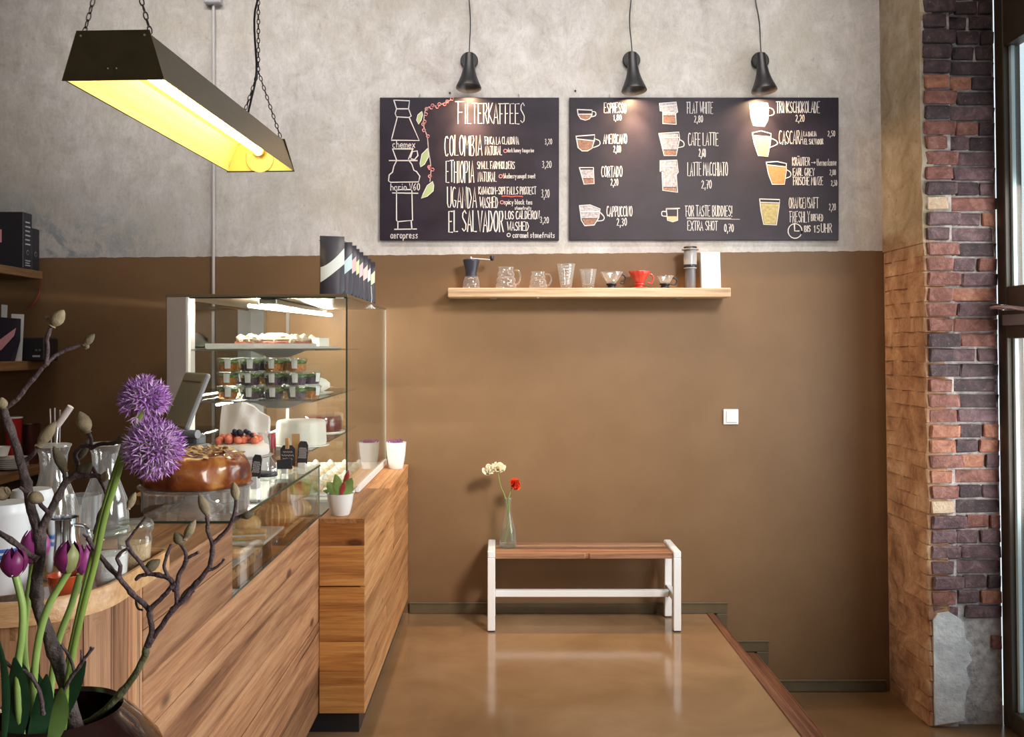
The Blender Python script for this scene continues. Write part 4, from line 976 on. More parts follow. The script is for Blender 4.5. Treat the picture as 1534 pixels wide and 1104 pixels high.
for (rw, cl), kd in grid.items():
    nm = 'orange' if kd == 0 else 'dark purple'
    lb = f'clear tub of {nm} salad, {rows[rw]} tub of the {colsn[cl]}'
    loc = (tubx[cl], 3.99, 1.290+rw*.0615)
    rot = [.25, .1, 0, -.1][cl]+rp.uniform(-.15, .15)
    if kd not in first: o = proto[kd]; o.location = loc; o['label'] = lb; o.rotation_euler.z = rot; first[kd] = o
    else: dup(proto[kd], loc, lb, rot)
for rw in range(3):
    for cl, x in enumerate((-1.16, -1.06, -.96)):
        dup(proto[(rw+cl) % 2], (x, 4.095, 1.290+rw*.0615), f'salad tub behind the front row, {rows[rw]} tub of the hidden {("left", "middle", "right")[cl]} stack', .3*cl)
for rw in range(2): dup(proto[rw], (-.862, 4.10, 1.290+rw*.0615), f'{("lower", "upper")[rw]} tub of the pair at the right end behind the front row', 1)
# rolled strudel and boxed cakes
def loaf(name, c, L, R, mt, label, cat, ang=0, sq=(1, .6, .7), amp=.15):
    return tag(obj(name, B().ball(c, 1, 3, (L, R, R*sq[2]), mtx=rz(ang), amp=amp, fr=3), mt, org=(c[0], c[1], c[2]-R*sq[2]), smooth=80), label, cat)
pl = B().lathe([(0, .0), (.05, 0), (.085, .008), (.09, .012), (.06, .008), (0, .006)], (-.905, 4.40, 1.2905), 28)
tag(obj('cake_plate', pl, m_ceram, org=(-.905, 4.40, 1.2905), smooth=60), 'white plate under the wrapped strudel on the middle case shelf', 'plate')
loaf('wrapped_strudel', (-.91, 4.40, 1.338), .075, .055, m_cream, 'pale strudel roll on the middle shelf right of the salad tubs', 'pastry')
loaf('white_meringue_loaf', (-1.18, 4.75, 1.554), .10, .06, m_cream, 'pale loaf at the back of the top case shelf', 'pastry')
loaf('cream_pastry', (-1.25, 4.25, 1.326), .05, .05, m_cream, 'cream pastry left of the salad tubs beside the steel post', 'pastry')
# lower case shelf: white cake, glazed cake
c0 = (-.90, 4.08, 1.0815)
wc = thing('white_frosted_cake', c0, 'tall white frosted cake on the lowest case shelf', 'cake')
obj('cake_board', B().lathe([(0, 0), (.125, 0), (.125, .005), (0, .005)], c0, 36), m_ceram, wc, smooth=40)
obj('frosting', B().lathe([(0, .005), (.108, .005), (.112, .02), (.108, .10), (.10, .112), (.05, .116), (0, .114)], c0, 48, wob=lambda a, k: 1+.018*sin(a*14+k)), m_cream, wc, smooth=60)
c0 = (-.935, 4.72, 1.0815)
wc = thing('glazed_chocolate_cake', c0, 'low glazed chocolate cake behind the white frosted cake', 'cake')
obj('cake_board', B().lathe([(0, 0), (.12, 0), (.12, .005), (0, .005)], c0, 36), m_ceram, wc, smooth=40)
obj('glaze', B().lathe([(0, .005), (.100, .005), (.104, .015), (.103, .07), (.096, .084), (0, .086)], c0, 48), M('chocolate_glaze', (.14, .035, .03), .15, coat=.6), wc, smooth=60)
# cream rolls on the deck
tr2 = tag(obj('pastry_tray', B().box(-1.02, -.70, 3.95, 4.85, GZ0+.0125, GZ0+.022, .003), m_deck, org=(-.86, 4.4, GZ0+.0125)), 'pale tray of cream rolls on the floor of the case', 'tray')
proto_r = None
R1 = ('front', 'second', 'third', 'fourth', 'fifth', 'sixth'); R2 = ('first', 'second', 'third', 'last')
for j in range(6):
    for i in range(4):
        c = Vector((-.965+.075*i, 4.04+j*.135, GZ0+.0225))
        lb = f'cream roll on the case floor, {R1[j]} row from the near pane, {R2[i]} from the left'
        if proto_r is None:
            proto_r = thing('cream_roll', c, lb, 'pastry', 'cream rolls on the case floor tray')
            obj('pastry', B().ball(c+Vector((0, 0, .02)), 1, 2, (.026, .038, .020)), M('puff_pastry', (.78, .62, .40), .6, var=.2, vs=60), proto_r, smooth=80)
            obj('cream', B().lathe([(.020, 0), (.022, .008), (.012, .014), (.013, .018), (.004, .025), (0, .027)], c+Vector((0, 0, .032)), 12, wob=lambda a, k: 1+.12*sin(a*5)), m_cream, proto_r, smooth=80)
        else: dup(proto_r, c, lb, rf.uniform(-.3, .3))
# ---------------------------------------------------------------- coffee bags on the roof
m_bag = M('black_foil_bag', (.028, .025, .042), .38, bmp=.25, bs=14)
strc = [(.80, .86, .84), (.66, .84, .88), (.86, .55, .56), (.70, .84, .42), (.88, .62, .62), (.88, .64, .62), (.85, .80, .80), (.66, .88, .50)]
strn = ['white', 'pale blue', 'pink', 'pale green', 'rose', 'soft pink', 'cream white', 'light green']
ys_ = [3.90, 4.09, 4.20, 4.32, 4.43, 4.57, 4.71, 4.86]
ordn = ['nearest', 'second', 'third', 'fourth', 'fifth', 'sixth', 'seventh', 'farthest']
def bagmesh(stripe):
    """flat-topped pouch: bulging body, pinched top; stripe = only the slanted band on the front"""
    b = B(); nx, nz = 8, 14; W, H = .104, .250
    def P(u, v, s):
        d = .028*(1-v**2.2)*(1-.5*abs(u)**3)+.0015
        w_ = W/2*(1-.05*(1-v)*v*2)
        return Vector((u*w_, s*d, v*H))
    if not stripe:
        for s in (-1, 1):
            g_ = [[b.bm.verts.new(P(-1+2*i/nx, j/nz, s)) for i in range(nx+1)] for j in range(nz+1)]
            for j in range(nz):
                for i in range(nx): b.bm.faces.new((g_[j][i], g_[j][i+1], g_[j+1][i+1], g_[j+1][i]))
        bmesh.ops.remove_doubles(b.bm, verts=b.bm.verts, dist=.0001)
        es = [e for e in b.bm.edges if e.is_boundary]
        bmesh.ops.bridge_loops(b.bm, edges=es) if False else bmesh.ops.holes_fill(b.bm, edges=es)
        n_ = 8
        L = [b.bm.verts.new(P(-1, j/n_, -1)) for j in range(n_+1)]; R = [b.bm.verts.new(P(-1, j/n_, 1)) for j in range(n_+1)]
        for j in range(n_): b.bm.faces.new((L[j], R[j], R[j+1], L[j+1]))
        L = [b.bm.verts.new(P(1, j/n_, -1)) for j in range(n_+1)]; R = [b.bm.verts.new(P(1, j/n_, 1)) for j in range(n_+1)]
        for j in range(n_): b.bm.faces.new((L[j], R[j], R[j+1], L[j+1]))
    else:
        n_ = 10
        lo = [b.bm.verts.new(P(-1+2*i/n_, .20+.36*(i/n_)**1.1*.9, -1)+Vector((0, -.0012, 0))) for i in range(n_+1)]
        mi = [b.bm.verts.new(P(-1+2*i/n_, .33+.40*(i/n_)**1.2*.85, -1)+Vector((0, -.0012, 0))) for i in range(n_+1)]
        hi = [b.bm.verts.new(P(-1+2*i/n_, .46+.34*(i/n_)**1.5, -1)+Vector((0, -.0012, 0))) for i in range(n_+1)]
        for p, q in ((lo, mi), (mi, hi)):
            for i in range(n_): b.bm.faces.new((p[i], p[i+1], q[i+1], q[i]))
    return b
for i, y in enumerate(ys_):
    x = -.728 if i == 0 else -.727+.002*(i % 3)
    sc1 = 1-.012*i
    r = thing('coffee_bag', (x, y, 1.7455), f'black coffee bag with {strn[i]} slanted band, {ordn[i]} bag on the glass case', 'bag', 'coffee bags on the glass case')
    ORG[r.name] = Vector((0, 0, 0))
    obj('pouch', bagmesh(False), m_bag, r, smooth=60)
    obj('slanted_band', bagmesh(True), M('band_'+strn[i].replace(' ', '_'), strc[i], .5), r, smooth=60)
    obj('seal_seam', B().box(-.056, .056, -.0045, -.003, .228, .2305), m_bag, r)
    r.scale = (sc1,)*3; r.rotation_euler = (0, 0, [.28, .18, .15, .12, .1, .1, .08, .05][i])
b = B(); o_ = Vector((-.655, 4.55, 1.735))
b.tube([o_+Vector((0, 0, .09)), o_+Vector((.004, 0, .03)), o_], .0018, 5)
for i in range(9):
    a = i*2*pi/9; b.tube([o_, o_+Vector((.008*cos(a), .01*sin(a), -.012)), o_+Vector((.022*cos(a), .02*sin(a), -.022))], .0018, 4)
tag(obj('twine_tassel', b, m_ceram, org=o_), 'white twine tassel hanging over the case edge below the coffee bags', 'ornament')

# ---------------------------------------------------------------- potted plants
def pot(c, R, h, label, kind):
    r = thing('potted_'+kind, c, label, 'plant')
    obj('pot', B().lathe([(0, 0), (R*.66, 0), (R*.72, .006), (R*.90, h*.5), (R*.985, h*.9), (R, h), (R*.95, h), (R*.92, h*.9), (R*.88, h*.85), (0, h*.85)], c, 40), m_ceram, r, smooth=50)
    obj('soil', B().lathe([(0, 0), (R*.92, 0), (R*.9, .004), (0, .006)], Vector(c)+Vector((0, 0, h*.86)), 24), M('potting_soil', (.05, .03, .02), .9, bmp=.6), r)
    return r
c = Vector((-.644, 3.625, CT)); r = pot(c, .053, .086, 'small white pot with a green and red leaved succulent at the counter corner', 'succulent')
m_leafg = M('succulent_leaf', (.26, .40, .12), .35, var=.25, vs=30); m_leafr = M('red_leaf', (.50, .06, .07), .35, var=.3, vs=30)
def blade(c, tip, wd, mt, name, par, bend=.02, thick=.004):
    c = Vector(c); tip = Vector(tip); d = tip-c; L = d.length; b = B(); side = d.cross(Vector((0, 1, 0))).normalized(); nn = side.cross(d).normalized()
    A = []
    for i in range(9):
        s = i/8; w2 = wd*max(.02, math.sin(pi*(.10+.88*s))**.8); m_ = c+d*s+nn*bend*sin(pi*s)
        A.append([b.bm.verts.new(m_-side*w2), b.bm.verts.new(m_+nn*thick), b.bm.verts.new(m_+side*w2), b.bm.verts.new(m_-nn*thick)])
    for p, q in zip(A, A[1:]):
        for k in range(4): b.bm.faces.new((p[k], p[(k+1) % 4], q[(k+1) % 4], q[k]))
    return obj(name, b, mt, par, smooth=70)
z_ = CT+.08
for tx, ty, w_, mt, dy in ((490, 722, .021, m_leafg, .0), (520, 705, .010, m_leafg, .02), (503, 710, .019, m_leafg, -.01), (522, 704, .011, m_leafr, .005), (527, 716, .020, m_leafg, -.02), (515, 722, .010, m_leafr, -.03), (484, 735, .012, m_leafg, .02), (530, 730, .011, m_leafg, 0)):
    tp_ = at(tx, ty, 3.625+dy); blade((c.x+(tp_.x-c.x)*.3, c.y+dy*.5, z_), tp_, w_, mt, 'leaf', r, .008)
c = Vector((-.583, 5.01, CT)); r = pot(c, .056, .145, 'taller white pot with low purple plants at the wall end of the counter', 'purple_plant')
m_pur = M('purple_sprigs', (.24, .08, .20), .6, var=.4, vs=60); b = B()
for i in range(90):
    a, q = rf.uniform(0, 2*pi), rf.uniform(0, .045)
    p0 = c+Vector((q*cos(a), q*sin(a), .125)); b.tube([p0, p0+Vector((rf.uniform(-.012, .012), rf.uniform(-.012, .012), rf.uniform(.012, .036)))], [.002, .0035], 4)
obj('purple_leaves', b, m_pur, r, kind='stuff')
# ================================================================ staff-side shelves at the left
def shelfboard(z, th_, x1, y0, y1, label):
    r = thing('side_shelf', (-2.7, (y0+y1)/2, z-th_), label, 'shelf')
    obj('board', B().box(-3.0, x1, y0, y1, z-th_, z, .003), m_darkshelf, r)
    obj('wall_cleat', B().box(-3.0, -2.96, y0+.05, y1-.05, z-th_-.03, z-th_), m_black, r); return r
shelfboard(1.949, .045, -2.60, 3.9, 5.15, 'upper wooden shelf on the left wall holding dark binders')
shelfboard(1.444, .050, -2.60, 3.9, 5.15, 'lower wooden shelf on the left wall holding a black machine')
r = thing('back_worktop', (-2.77, 4.5, LOW), 'dark wooden back worktop below the left shelves', 'counter')
obj('top', B().box(-2.995, -2.56, 3.7, 5.16, .816, .866, .003), m_darkshelf, r)
obj('cabinet', B().box(-2.99, -2.62, 3.75, 5.14, LOW, .816), m_core, r)
m_bind = M('binder_black', (.022, .022, .03), .45, bmp=.1)
m_spine = M('spine_print', (.45, .46, .5), .6)
def binder(x1, y0, y1, zt, label, printed):
    r = thing('ring_binder', (x1-.14, (y0+y1)/2, 1.949), label, 'binder', 'binders on the upper shelf')
    obj('cover', B().box(x1-.27, x1, y0, y1, 1.9495, zt, .004), m_bind, r); ym = (y0+y1)/2
    obj('finger_ring', B().lathe([(.011, 0), (.015, .001), (.011, .002)], (x1, ym, 1.949+.09), 16, mtx=Matrix.Rotation(pi/2, 4, 'Y'), cap=False), m_steel, r)
    if printed:
        b = B()
        for k in range(6): b.box(x1, x1+.0015, y0+.022, y1-.022-.006*(k % 2), 2.08+k*.024, 2.088+k*.024)
        for k in range(3): b.box(x1, x1+.0015, y0+.022, y1-.022-.008*(k % 2), 1.965+k*.013, 1.971+k*.013)
        obj('spine_text', b, m_spine, r)
        obj('pink_sticker', B().box(-2.79, -2.722, y0-.0015, y0, 2.09, 2.16), M('pink_print', (.75, .35, .38), .6), r)
binder(-2.605, 4.95, 5.045, 2.257, 'tall black ring binder with printed spine on the upper left shelf', True)
binder(-2.61, 5.05, 5.135, 2.183, 'shorter plain black ring binder behind the printed one on the upper left shelf', False)
SZ = 1.4445
r = thing('card_reader', (-2.66, 5.05, SZ), 'black boxy machine with small light label on the lower left shelf', 'machine')
obj('housing', B().box(-2.78, at(66, 0, 4.98).x, 4.98, 5.14, SZ, at(0, 506, 4.98).z, .006), m_blackp, r)
obj('printed_plate', B().box(at(49, 0, 4.98).x, at(60, 0, 4.98).x, 4.977, 4.98, at(0, 535, 4.98).z, at(0, 532, 4.98).z), m_spine, r)
for px in (53, 58): obj('button', B().box(at(px, 0, 4.98).x, at(px+3, 0, 4.98).x, 4.976, 4.98, at(0, 526, 4.98).z, at(0, 523, 4.98).z), M('dim_button', (.15, .15, .17), .4), r)
obj('price_sticker', B().box(at(20, 0, 4.98).x, at(25, 0, 4.98).x, 4.977, 4.98, at(0, 531, 4.98).z, at(0, 520, 4.98).z), m_spine, r)
r = thing('black_pouch_bag', (at(4, 0, 4.90).x, 4.91, SZ), 'black coffee pouch with a pink slanted band on the lower left shelf', 'bag')
obj('pouch', B().poly([at(x, y, 4.88) for x, y in ((-16, 541), (15, 541), (23, 510), (24, 477), (-14, 474))], (0, .05, 0)), m_bag, r)
obj('pink_band', B().poly([at(x, y, 4.877) for x, y in ((-14, 530), (2, 524), (21, 503), (24, 491), (-2, 510), (-14, 512))], (0, .002, 0)), M('pink_band', (.80, .38, .42), .5), r)
for x0, x1, y0, y1, yy, lb in ((2, 11, 456, 476, 4.94, 'short white paper card behind the black pouch'), (17, 36, 470, 506, 4.96, 'tall pale card standing behind the black pouch, beside the machine')):
    b = B().poly([at(x0, y0, yy), at(x1, y0+1, yy), (at(x1, y1, yy).x-.01, yy-.005, SZ), (at(x0, y1, yy).x, yy-.005, SZ)], (0, .002, 0))
    tag(obj('paper_card', b, m_paper, org=(at(x0, 0, yy).x, yy, SZ)), lb, 'card')
def cupat(px, pw, ytop, Y, zb_, label, mt, name='paper_cup', cat='cup', band=None):
    x = at(px, 0, Y).x; R = pw/2*Y/F; zt = at(0, ytop, Y).z; h = zt-zb_
    r = thing(name, (x, Y, zb_), label, cat)
    obj('body', B().lathe([(0, .001), (R*.74, 0), (R*.76, .004), (R*.97, h-.004), (R*1.02, h), (R*.95, h), (R*.90, h-.01), (R*.72, .01), (0, .01)], (x, Y, zb_), 32), mt, r, smooth=50)
    if band: obj('rim', B().lathe([(R*.95, h-.006), (R*1.05, h-.004), (R*1.05, h+.002), (R*.93, h+.003)], (x, Y, zb_), 32), band, r, smooth=50)
    return r
WT = .8665
m_rcup = M('red_paper_cup', (.42, .02, .02), .4)
cupat(20, 25, 625, 5.00, WT, 'red paper cup with white rim on the back worktop', m_rcup, band=m_ceram)
cupat(47, 25, 635, 5.11, WT, 'dark brown beaker beside the red paper cup', M('dark_brown_glaze', (.07, .022, .018), .3), name='brown_beaker')
sx_ = at(17, 0, 4.86).x
r = thing('cream_saucer_stack', (sx_, 4.86, WT), 'stack of cream saucers at the left edge of the back worktop', 'saucers')
for k in range(6): obj('saucer', B().lathe([(0, 0), (.04, 0), (.083, .012), (.085, .016), (.04, .006), (0, .006)], (sx_, 4.86, WT+k*.010), 32), m_ceram, r, smooth=60)
c0 = (at(2, 0, 4.86).x, 4.86, WT+.0725); r = thing('stacked_cream_cup', c0, 'cream cup standing on the stack of saucers', 'cup')
obj('cup', B().lathe([(0, 0), (.03, 0), (.045, .05), (.042, .05), (.03, .01), (0, .01)], c0, 24), m_ceram, r, smooth=60)
wr = at(60, 425, 5.15)
tag(obj('red_wire', B().tube(smoothline([at(62, 420, 5.16), at(58, 440, 5.17), at(50, 455, 5.17), at(42, 462, 5.17)], 5), .0035, 6), M('red_wire_mat', (.30, .03, .03), .5), org=at(50, 440, 5.16)), 'dark red wire hanging below the upper left shelf', 'wire')
# ================================================================ things on the staff ledge and glass top
GT = UT+.0075
# till screen and its stand
m_scr = M('screen_grey', (.14, .145, .155), .42); m_scr2 = M('screen_light_grey', (.30, .31, .33), .4)
px_ = at(282, 0, 2.98).x
r = thing('till_screen', (px_+.0, 3.0, GT), 'grey till screen seen from behind on a tilted stand', 'till')
q = Matrix.Translation(Vector((at(275, 0, 2.95).x, 2.99, at(0, 598, 2.95).z))) @ Matrix.Rotation(radians(-55), 4, 'Z') @ Matrix.Rotation(radians(-22), 4, 'X')
obj('panel', B().box(-.12, .12, -.009, .009, -.10, .09, .008, mtx=q, seg=2), m_scr2, r)
obj('cable_slot', B().box(-.10, .10, -.0105, -.0088, .055, .060, .001, mtx=q), m_scr, r)
q2 = Matrix.Translation(Vector((px_, 3.0, GT))) @ Matrix.Rotation(radians(-24), 4, 'Z')
obj('stand_base', B().box(-.07, .07, -.07, .07, 0, .05, .01, mtx=q2, seg=2), m_scr, r)
obj('stand_arm', B().box(-.045, .045, -.02, .03, .045, .175, .012, mtx=q2, seg=2), m_scr, r)
obj('hinge', B().tube([q2 @ Vector((-.065, -.02, .172)), q2 @ Vector((.05, -.02, .176))], .014, 14), m_scr2, r, smooth=50)
obj('card_slot_unit', B().box(.0, .085, -.065, .02, .075, .145, .014, mtx=q2, seg=2), m_scr, r)
# brown bundt-like cake with almonds on glass stand
cx = -.874; cy = 2.60; c0 = Vector((cx, cy, GT))
r = thing('glass_cake_stand', c0, 'wide fluted glass cake stand carrying the almond cake', 'cake stand')
fl = lambda a, k: 1+.012*sin(a*30)
obj('skirt', B().lathe([(.146, .0), (.145, .030), (.147, .060)], c0, 90, cap=False, wob=fl), m_ware, r, smooth=40)
obj('pedestal', B().lathe([(.075, 0), (.070, .006), (.035, .022), (.028, .035), (.045, .055), (.06, .060)], c0, 60, cap=False, wob=lambda a, k: 1+.03*sin(a*20)), m_ware, r, smooth=60)
obj('plate', B().lathe([(0, .060), (.150, .060), (.157, .064), (.157, .069), (.149, .066), (0, .066)], c0, 90, wob=lambda a, k: 1+.006*sin(a*40)), m_ware, r, smooth=60)
c1 = c0+Vector((0, 0, .067))
m_bake = bpy.data.materials.new('baked_crust'); m_bake.use_nodes = True
t_ = m_bake.node_tree; p_ = t_.nodes['Principled BSDF']; v_ = coords(t_)
n_ = noi(t_, v_, 9, 5, .6, .8)
t_.links.new(ramp(t_, n_, [(.36, (.10, .018, .006)), (.48, (.24, .055, .012)), (.58, (.42, .13, .025)), (.70, (.66, .33, .09))]), p_.inputs['Base Color'])
p_.inputs['Roughness'].default_value = .28; p_.inputs['Coat Weight'].default_value = .5; bump(t_, p_, n_, .35, .01)
r = thing('almond_cake', c1, 'large shiny brown yeast cake topped with sliced almonds', 'cake')
b = B()
def wb_(a, k): return 1+.022*sin(a*5+k*.5)+.012*sin(a*11+1)
b.lathe([(0, 0), (.138, .0), (.148, .010), (.150, .025), (.150, .040), (.149, .055), (.144, .070), (.132, .082), (.115, .089), (.095, .091), (.07, .089), (.045, .087), (.02, .086), (0, .086)], c1, 72, wob=wb_)
for v in b.bm.verts:
    k_ = 1 if v.co.z > c1.z+.03 else .3; nn_ = mnoise.noise(Vector(v.co)*22); v.co.z += .014*nn_*k_; v.co.x += .006*mnoise.noise(Vector(v.co)*30)
obj('crust', b, m_bake, r, smooth=80)
m_alm = M('toasted_almond', (.74, .50, .24), .5, var=.35, vs=40)
me = None
for i in range(110):
    a = rf.uniform(0, 2*pi); q = .13*math.sqrt(rf.random()); z = .098-.010*max(0, q-.095)/.03
    if me is None:
        bm_ = B(); bm_.ball((0, 0, 0), 1, 1, (.014, .008, .0014)); o = obj('almond_slice', bm_, m_alm, r, org=None); me = o.data
        for v in me.vertices: v.co += c1
        for v in me.vertices: v.co -= Vector((0, 0, 0))
    else: o = bpy.data.objects.new('almond_slice', me); COL.objects.link(o); o.parent = r
    o.location = (q*cos(a), q*sin(a), z+rf.uniform(-.003, .003)); o.rotation_euler = (rf.uniform(-.5, .5), rf.uniform(-.5, .5), rf.uniform(0, 6.28)); s_ = rf.uniform(.7, 1.25); o.scale = (s_,)*3
# strawberry cake on a low stand behind
c0 = Vector((at(360, 0, 3.12).x, 3.12, GT))
r = thing('low_cake_stand', c0, 'small glass cake stand carrying the strawberry cream cake', 'cake stand')
obj('pedestal', B().lathe([(.06, 0), (.055, .006), (.02, .02), (.02, .07), (.05, .085)], c0, 36, cap=False), m_ware, r, smooth=60)
obj('plate', B().lathe([(0, .085), (.105, .085), (.11, .09), (.10, .091), (0, .091)], c0, 48), m_ware, r, smooth=60)
c1 = c0+Vector((0, 0, .092)); r = thing('strawberry_cake', c1, 'white cream cake topped with cut strawberries and blueberries', 'cake')
obj('cream_base', B().lathe([(0, 0), (.092, 0), (.096, .008), (.094, .030), (.08, .038), (0, .040)], c1, 48, wob=lambda a, k: 1+.02*sin(a*9)), m_cream, r, smooth=60)
m_straw = M('strawberry', (.80, .20, .12), .3, var=.35, vs=50, bmp=.2, bs=90); m_blue = M('blueberry', (.03, .03, .06), .45)
for i in range(20):
    a = i*2*pi/20*1.7; q = .078*(.35+.65*((i*7) % 10)/10)
    b = B().ball((0, 0, 0), 1, 2, (.015, .013, .019), mtx=Matrix.Rotation(rf.uniform(.8, 2.2), 4, 'X'))
    bmesh.ops.translate(b.bm, vec=c1+Vector((q*cos(a), q*sin(a), .048+rf.uniform(0, .010))), verts=b.bm.verts); obj('strawberry_half', b, m_straw, r, smooth=80)
for i in range(16):
    a = rf.uniform(0, 6.28); q = rf.uniform(0, .05); obj('blueberry', B().ball(c1+Vector((q*cos(a), q*sin(a), .064+rf.uniform(0, .018))), .009, 1), m_blue, r, smooth=80)
# crumpled paper bag
c0 = Vector((at(368, 0, 3.43).x, 3.43, GT)); b = B()
W2, D2, H2 = .098, .055, .25
NX, NZ = 14, 12
def bagp(u, v, s):
    z = v*H2*(1-.16*max(0, u)-.05*u*u)
    d = D2*(1-.75*v**1.6)*(1-.35*abs(u)**4)
    p = Vector((u*W2*(1-.10*v), s*d, z)); nn = mnoise.noise(Vector((u*2.2, v*3.1, s*4)))
    return p+Vector((nn*.010, s*nn*.016, nn*.008))
for s in (-1, 1):
    g_ = [[b.bm.verts.new(bagp(-1+2*i/NX, j/NZ, s)+c0) for i in range(NX+1)] for j in range(NZ+1)]
    for j in range(NZ):
        for i in range(NX): b.bm.faces.new((g_[j][i], g_[j][i+1], g_[j+1][i+1], g_[j+1][i]))
    if s == -1: g1 = g_
for j in range(NZ):
    for i in (0, NX): b.bm.faces.new((g1[j][i], g_[j][i], g_[j+1][i], g1[j+1][i]))
for i in range(NX): b.bm.faces.new((g1[NZ][i], g_[NZ][i], g_[NZ][i+1], g1[NZ][i+1]))
tag(obj('paper_bag', b, m_paper, org=c0, smooth=40), 'open white paper bag standing behind the strawberry cake', 'bag')
# enamel dish with blue pattern behind the almond cake
c0 = Vector((at(296, 0, 2.83).x, 2.83, GT)); r = thing('patterned_dish', c0, 'white dish with blue pattern half hidden behind the almond cake', 'dish')
obj('dish', B().lathe([(0, 0), (.035, 0), (.055, .06), (.062, .118), (.059, .118), (.05, .06), (.032, .006), (0, .006)], c0, 36), m_ceram, r, smooth=50)
for i in range(14): obj('blue_motif', B().ball(c0+Vector((.0615*cos(i*.449), .0615*sin(i*.449), .108)), .007, 1, (1, 1, .8)), M('cobalt_blue', (.06, .09, .45), .3) if i == 0 else bpy.data.materials['cobalt_blue'], r)
# clear bottle, red-capped bottle, tags, wooden block
def bottle(name, px, Y, zb_, prof, mt, label, cat, parts=()):
    c = Vector((at(px, 0, Y).x, Y, zb_)); r = thing(name, c, label, cat)
    obj('body', B().lathe(prof, c, 30, cap=False), mt, r, smooth=60)
    for nm, pr, m2 in parts: obj(nm, B().lathe(pr, c, 30), m2, r, smooth=55)
    return r
bottle('glass_decanter', 397, 3.25, GT, [(0, .001), (.040, .001), (.044, .01), (.038, .04), (.020, .07), (.018, .10), (.021, .15), (.026, .155)], m_ware, 'clear glass decanter between the strawberry cake and the red bottle', 'bottle',
       (('dark_foot_ring', [(.030, .0), (.043, .0), (.045, .006), (.042, .012), (.03, .014)], m_blackp),))
bottle('syrup_bottle', 406, 3.42, GT, [(0, .001), (.016, .001), (.017, .006), (.017, .08)], M('amber_bottle', (.20, .09, .04), .15), 'slim bottle with dark red sleeve beside the chalk tags', 'bottle',
       (('red_sleeve', [(0, .08), (.0175, .08), (.0175, .125), (.012, .135), (0, .136)], M('dark_red_sleeve', (.35, .02, .03), .35)),))
m_slate = M('slate_tag', (.035, .035, .045), .5)
def slate(px0, px1, y0, y1, Y, label, lines, tilt=0, shape=0):
    a, c = at(px0, y0, Y), at(px1, y1, Y); cx_, w_, h_ = (a.x+c.x)/2, (c.x-a.x), a.z-c.z
    zb_ = c.z
    r = thing('slate_price_tag', (cx_, Y, zb_), label, 'price tag', 'slate price tags in front of the cakes')
    m_ = Matrix.Translation(Vector((cx_, Y, zb_))) @ Matrix.Rotation(tilt, 4, 'Y')
    pts = [(-.5, 0), (.5, 0), (.5, .82), (.3, 1), (-.3, 1), (-.5, .82)] if shape == 0 else [(-.5, .05), (.5, 0), (.45, 1), (-.5, .9)]
    obj('slate', B().poly([m_ @ Vector((u*w_, 0, v*h_)) for u, v in pts], (0, .004, 0)), m_slate, r)
    b = B()
    for k in range(lines):
        zz = h_*(.68-.5*k/max(1, lines)); L = w_*(.32+.08*(k % 2))
        b.ribbon([m_ @ Vector((-L+i*2*L/12, -.001, zz+.0035*sin(i*2.4+k))) for i in range(13)], .0022)
    obj('chalk_writing', b, m_chalk, r); return r
r = slate(420, 442, 667, 698, 3.42, 'slate tag with peg and two lines of white writing', 3)
obj('wooden_peg', B().box(at(428, 0, 3.415).x, at(433, 0, 3.415).x, 3.405, 3.428, at(0, 672, 3.42).z, at(0, 656, 3.42).z, .001), m_tray, r)
obj('foot', B().box(at(424, 0, 3.42).x, at(438, 0, 3.42).x, 3.41, 3.44, GT, at(0, 697, 3.42).z, .001), m_tray, r)
r = slate(445, 460, 661, 694, 3.46, 'narrow slate tag with dense white writing, right of the pegged tag', 6, .06)
obj('foot', B().box(at(447, 0, 3.46).x, at(458, 0, 3.46).x, 3.45, 3.48, GT, at(0, 693, 3.46).z, .001), m_ceram, r)
r = slate(375, 389, 681, 716, 2.95, 'tall slate tag with flowing script right of the almond cake', 6, .12)
obj('foot', B().box(at(377, 0, 2.95).x, at(386, 0, 2.95).x, 2.94, 2.98, GT, at(0, 714, 2.95).z, .001), m_ceram, r)
r = slate(415, 438, 687, 703, 3.30, 'plain small slate tag tilted in front of the pegged tag', 0, -.05, 1)
obj('foot', B().box(at(422, 0, 3.31).x, at(430, 0, 3.31).x, 3.304, 3.33, GT, at(0, 698, 3.31).z, .001), m_ceram, r)
r = thing('wooden_card_holder', (at(438, 0, 3.5).x, 3.5, GT), 'small wooden block holding an upright kraft card behind the tags', 'holder')
obj('block', B().box(at(422, 0, 3.5).x, at(452, 0, 3.5).x, 3.485, 3.53, GT, GT+.018, .002), m_tray, r)
obj('kraft_card', B().box(at(437, 0, 3.5).x, at(449, 0, 3.5).x, 3.50, 3.503, GT+.016, at(0, 650, 3.5).z), M('kraft_card', (.55, .34, .15), .8), r)

# ================================================================ pastry recess
DZ = CT-.0015
def croissant(c, L, R, ang, label, tilt=0):
    r = thing('croissant', c, label, 'croissant', 'croissants in the counter recess')
    b = B(); pts, rr = [], []
    for i in range(31):
        s = -1+2*i/30; a = s*1.05
        pts.append(Vector((sin(a)*L*.5, (1-cos(a))*L*.45, R*.9)))
        step = (i*1.0) % 4
        rr.append(R*(1-abs(s)**2.1)**.8*(1+.20*(((i+1) % 3)/2-.5))+.002)
    b.tube(pts, rr, 14)
    for v in b.bm.verts: v.co.z = max(v.co.z, 0.0)
    q = Matrix.Rotation(ang, 3, 'Z')
    bmesh.ops.transform(b.bm, matrix=Matrix.Translation(Vector(c)) @ q.to_4x4(), verts=b.bm.verts)
    obj('crust', b, m_croi, r, smooth=70); return r
m_croi = bpy.data.materials.new('croissant_crust'); m_croi.use_nodes = True
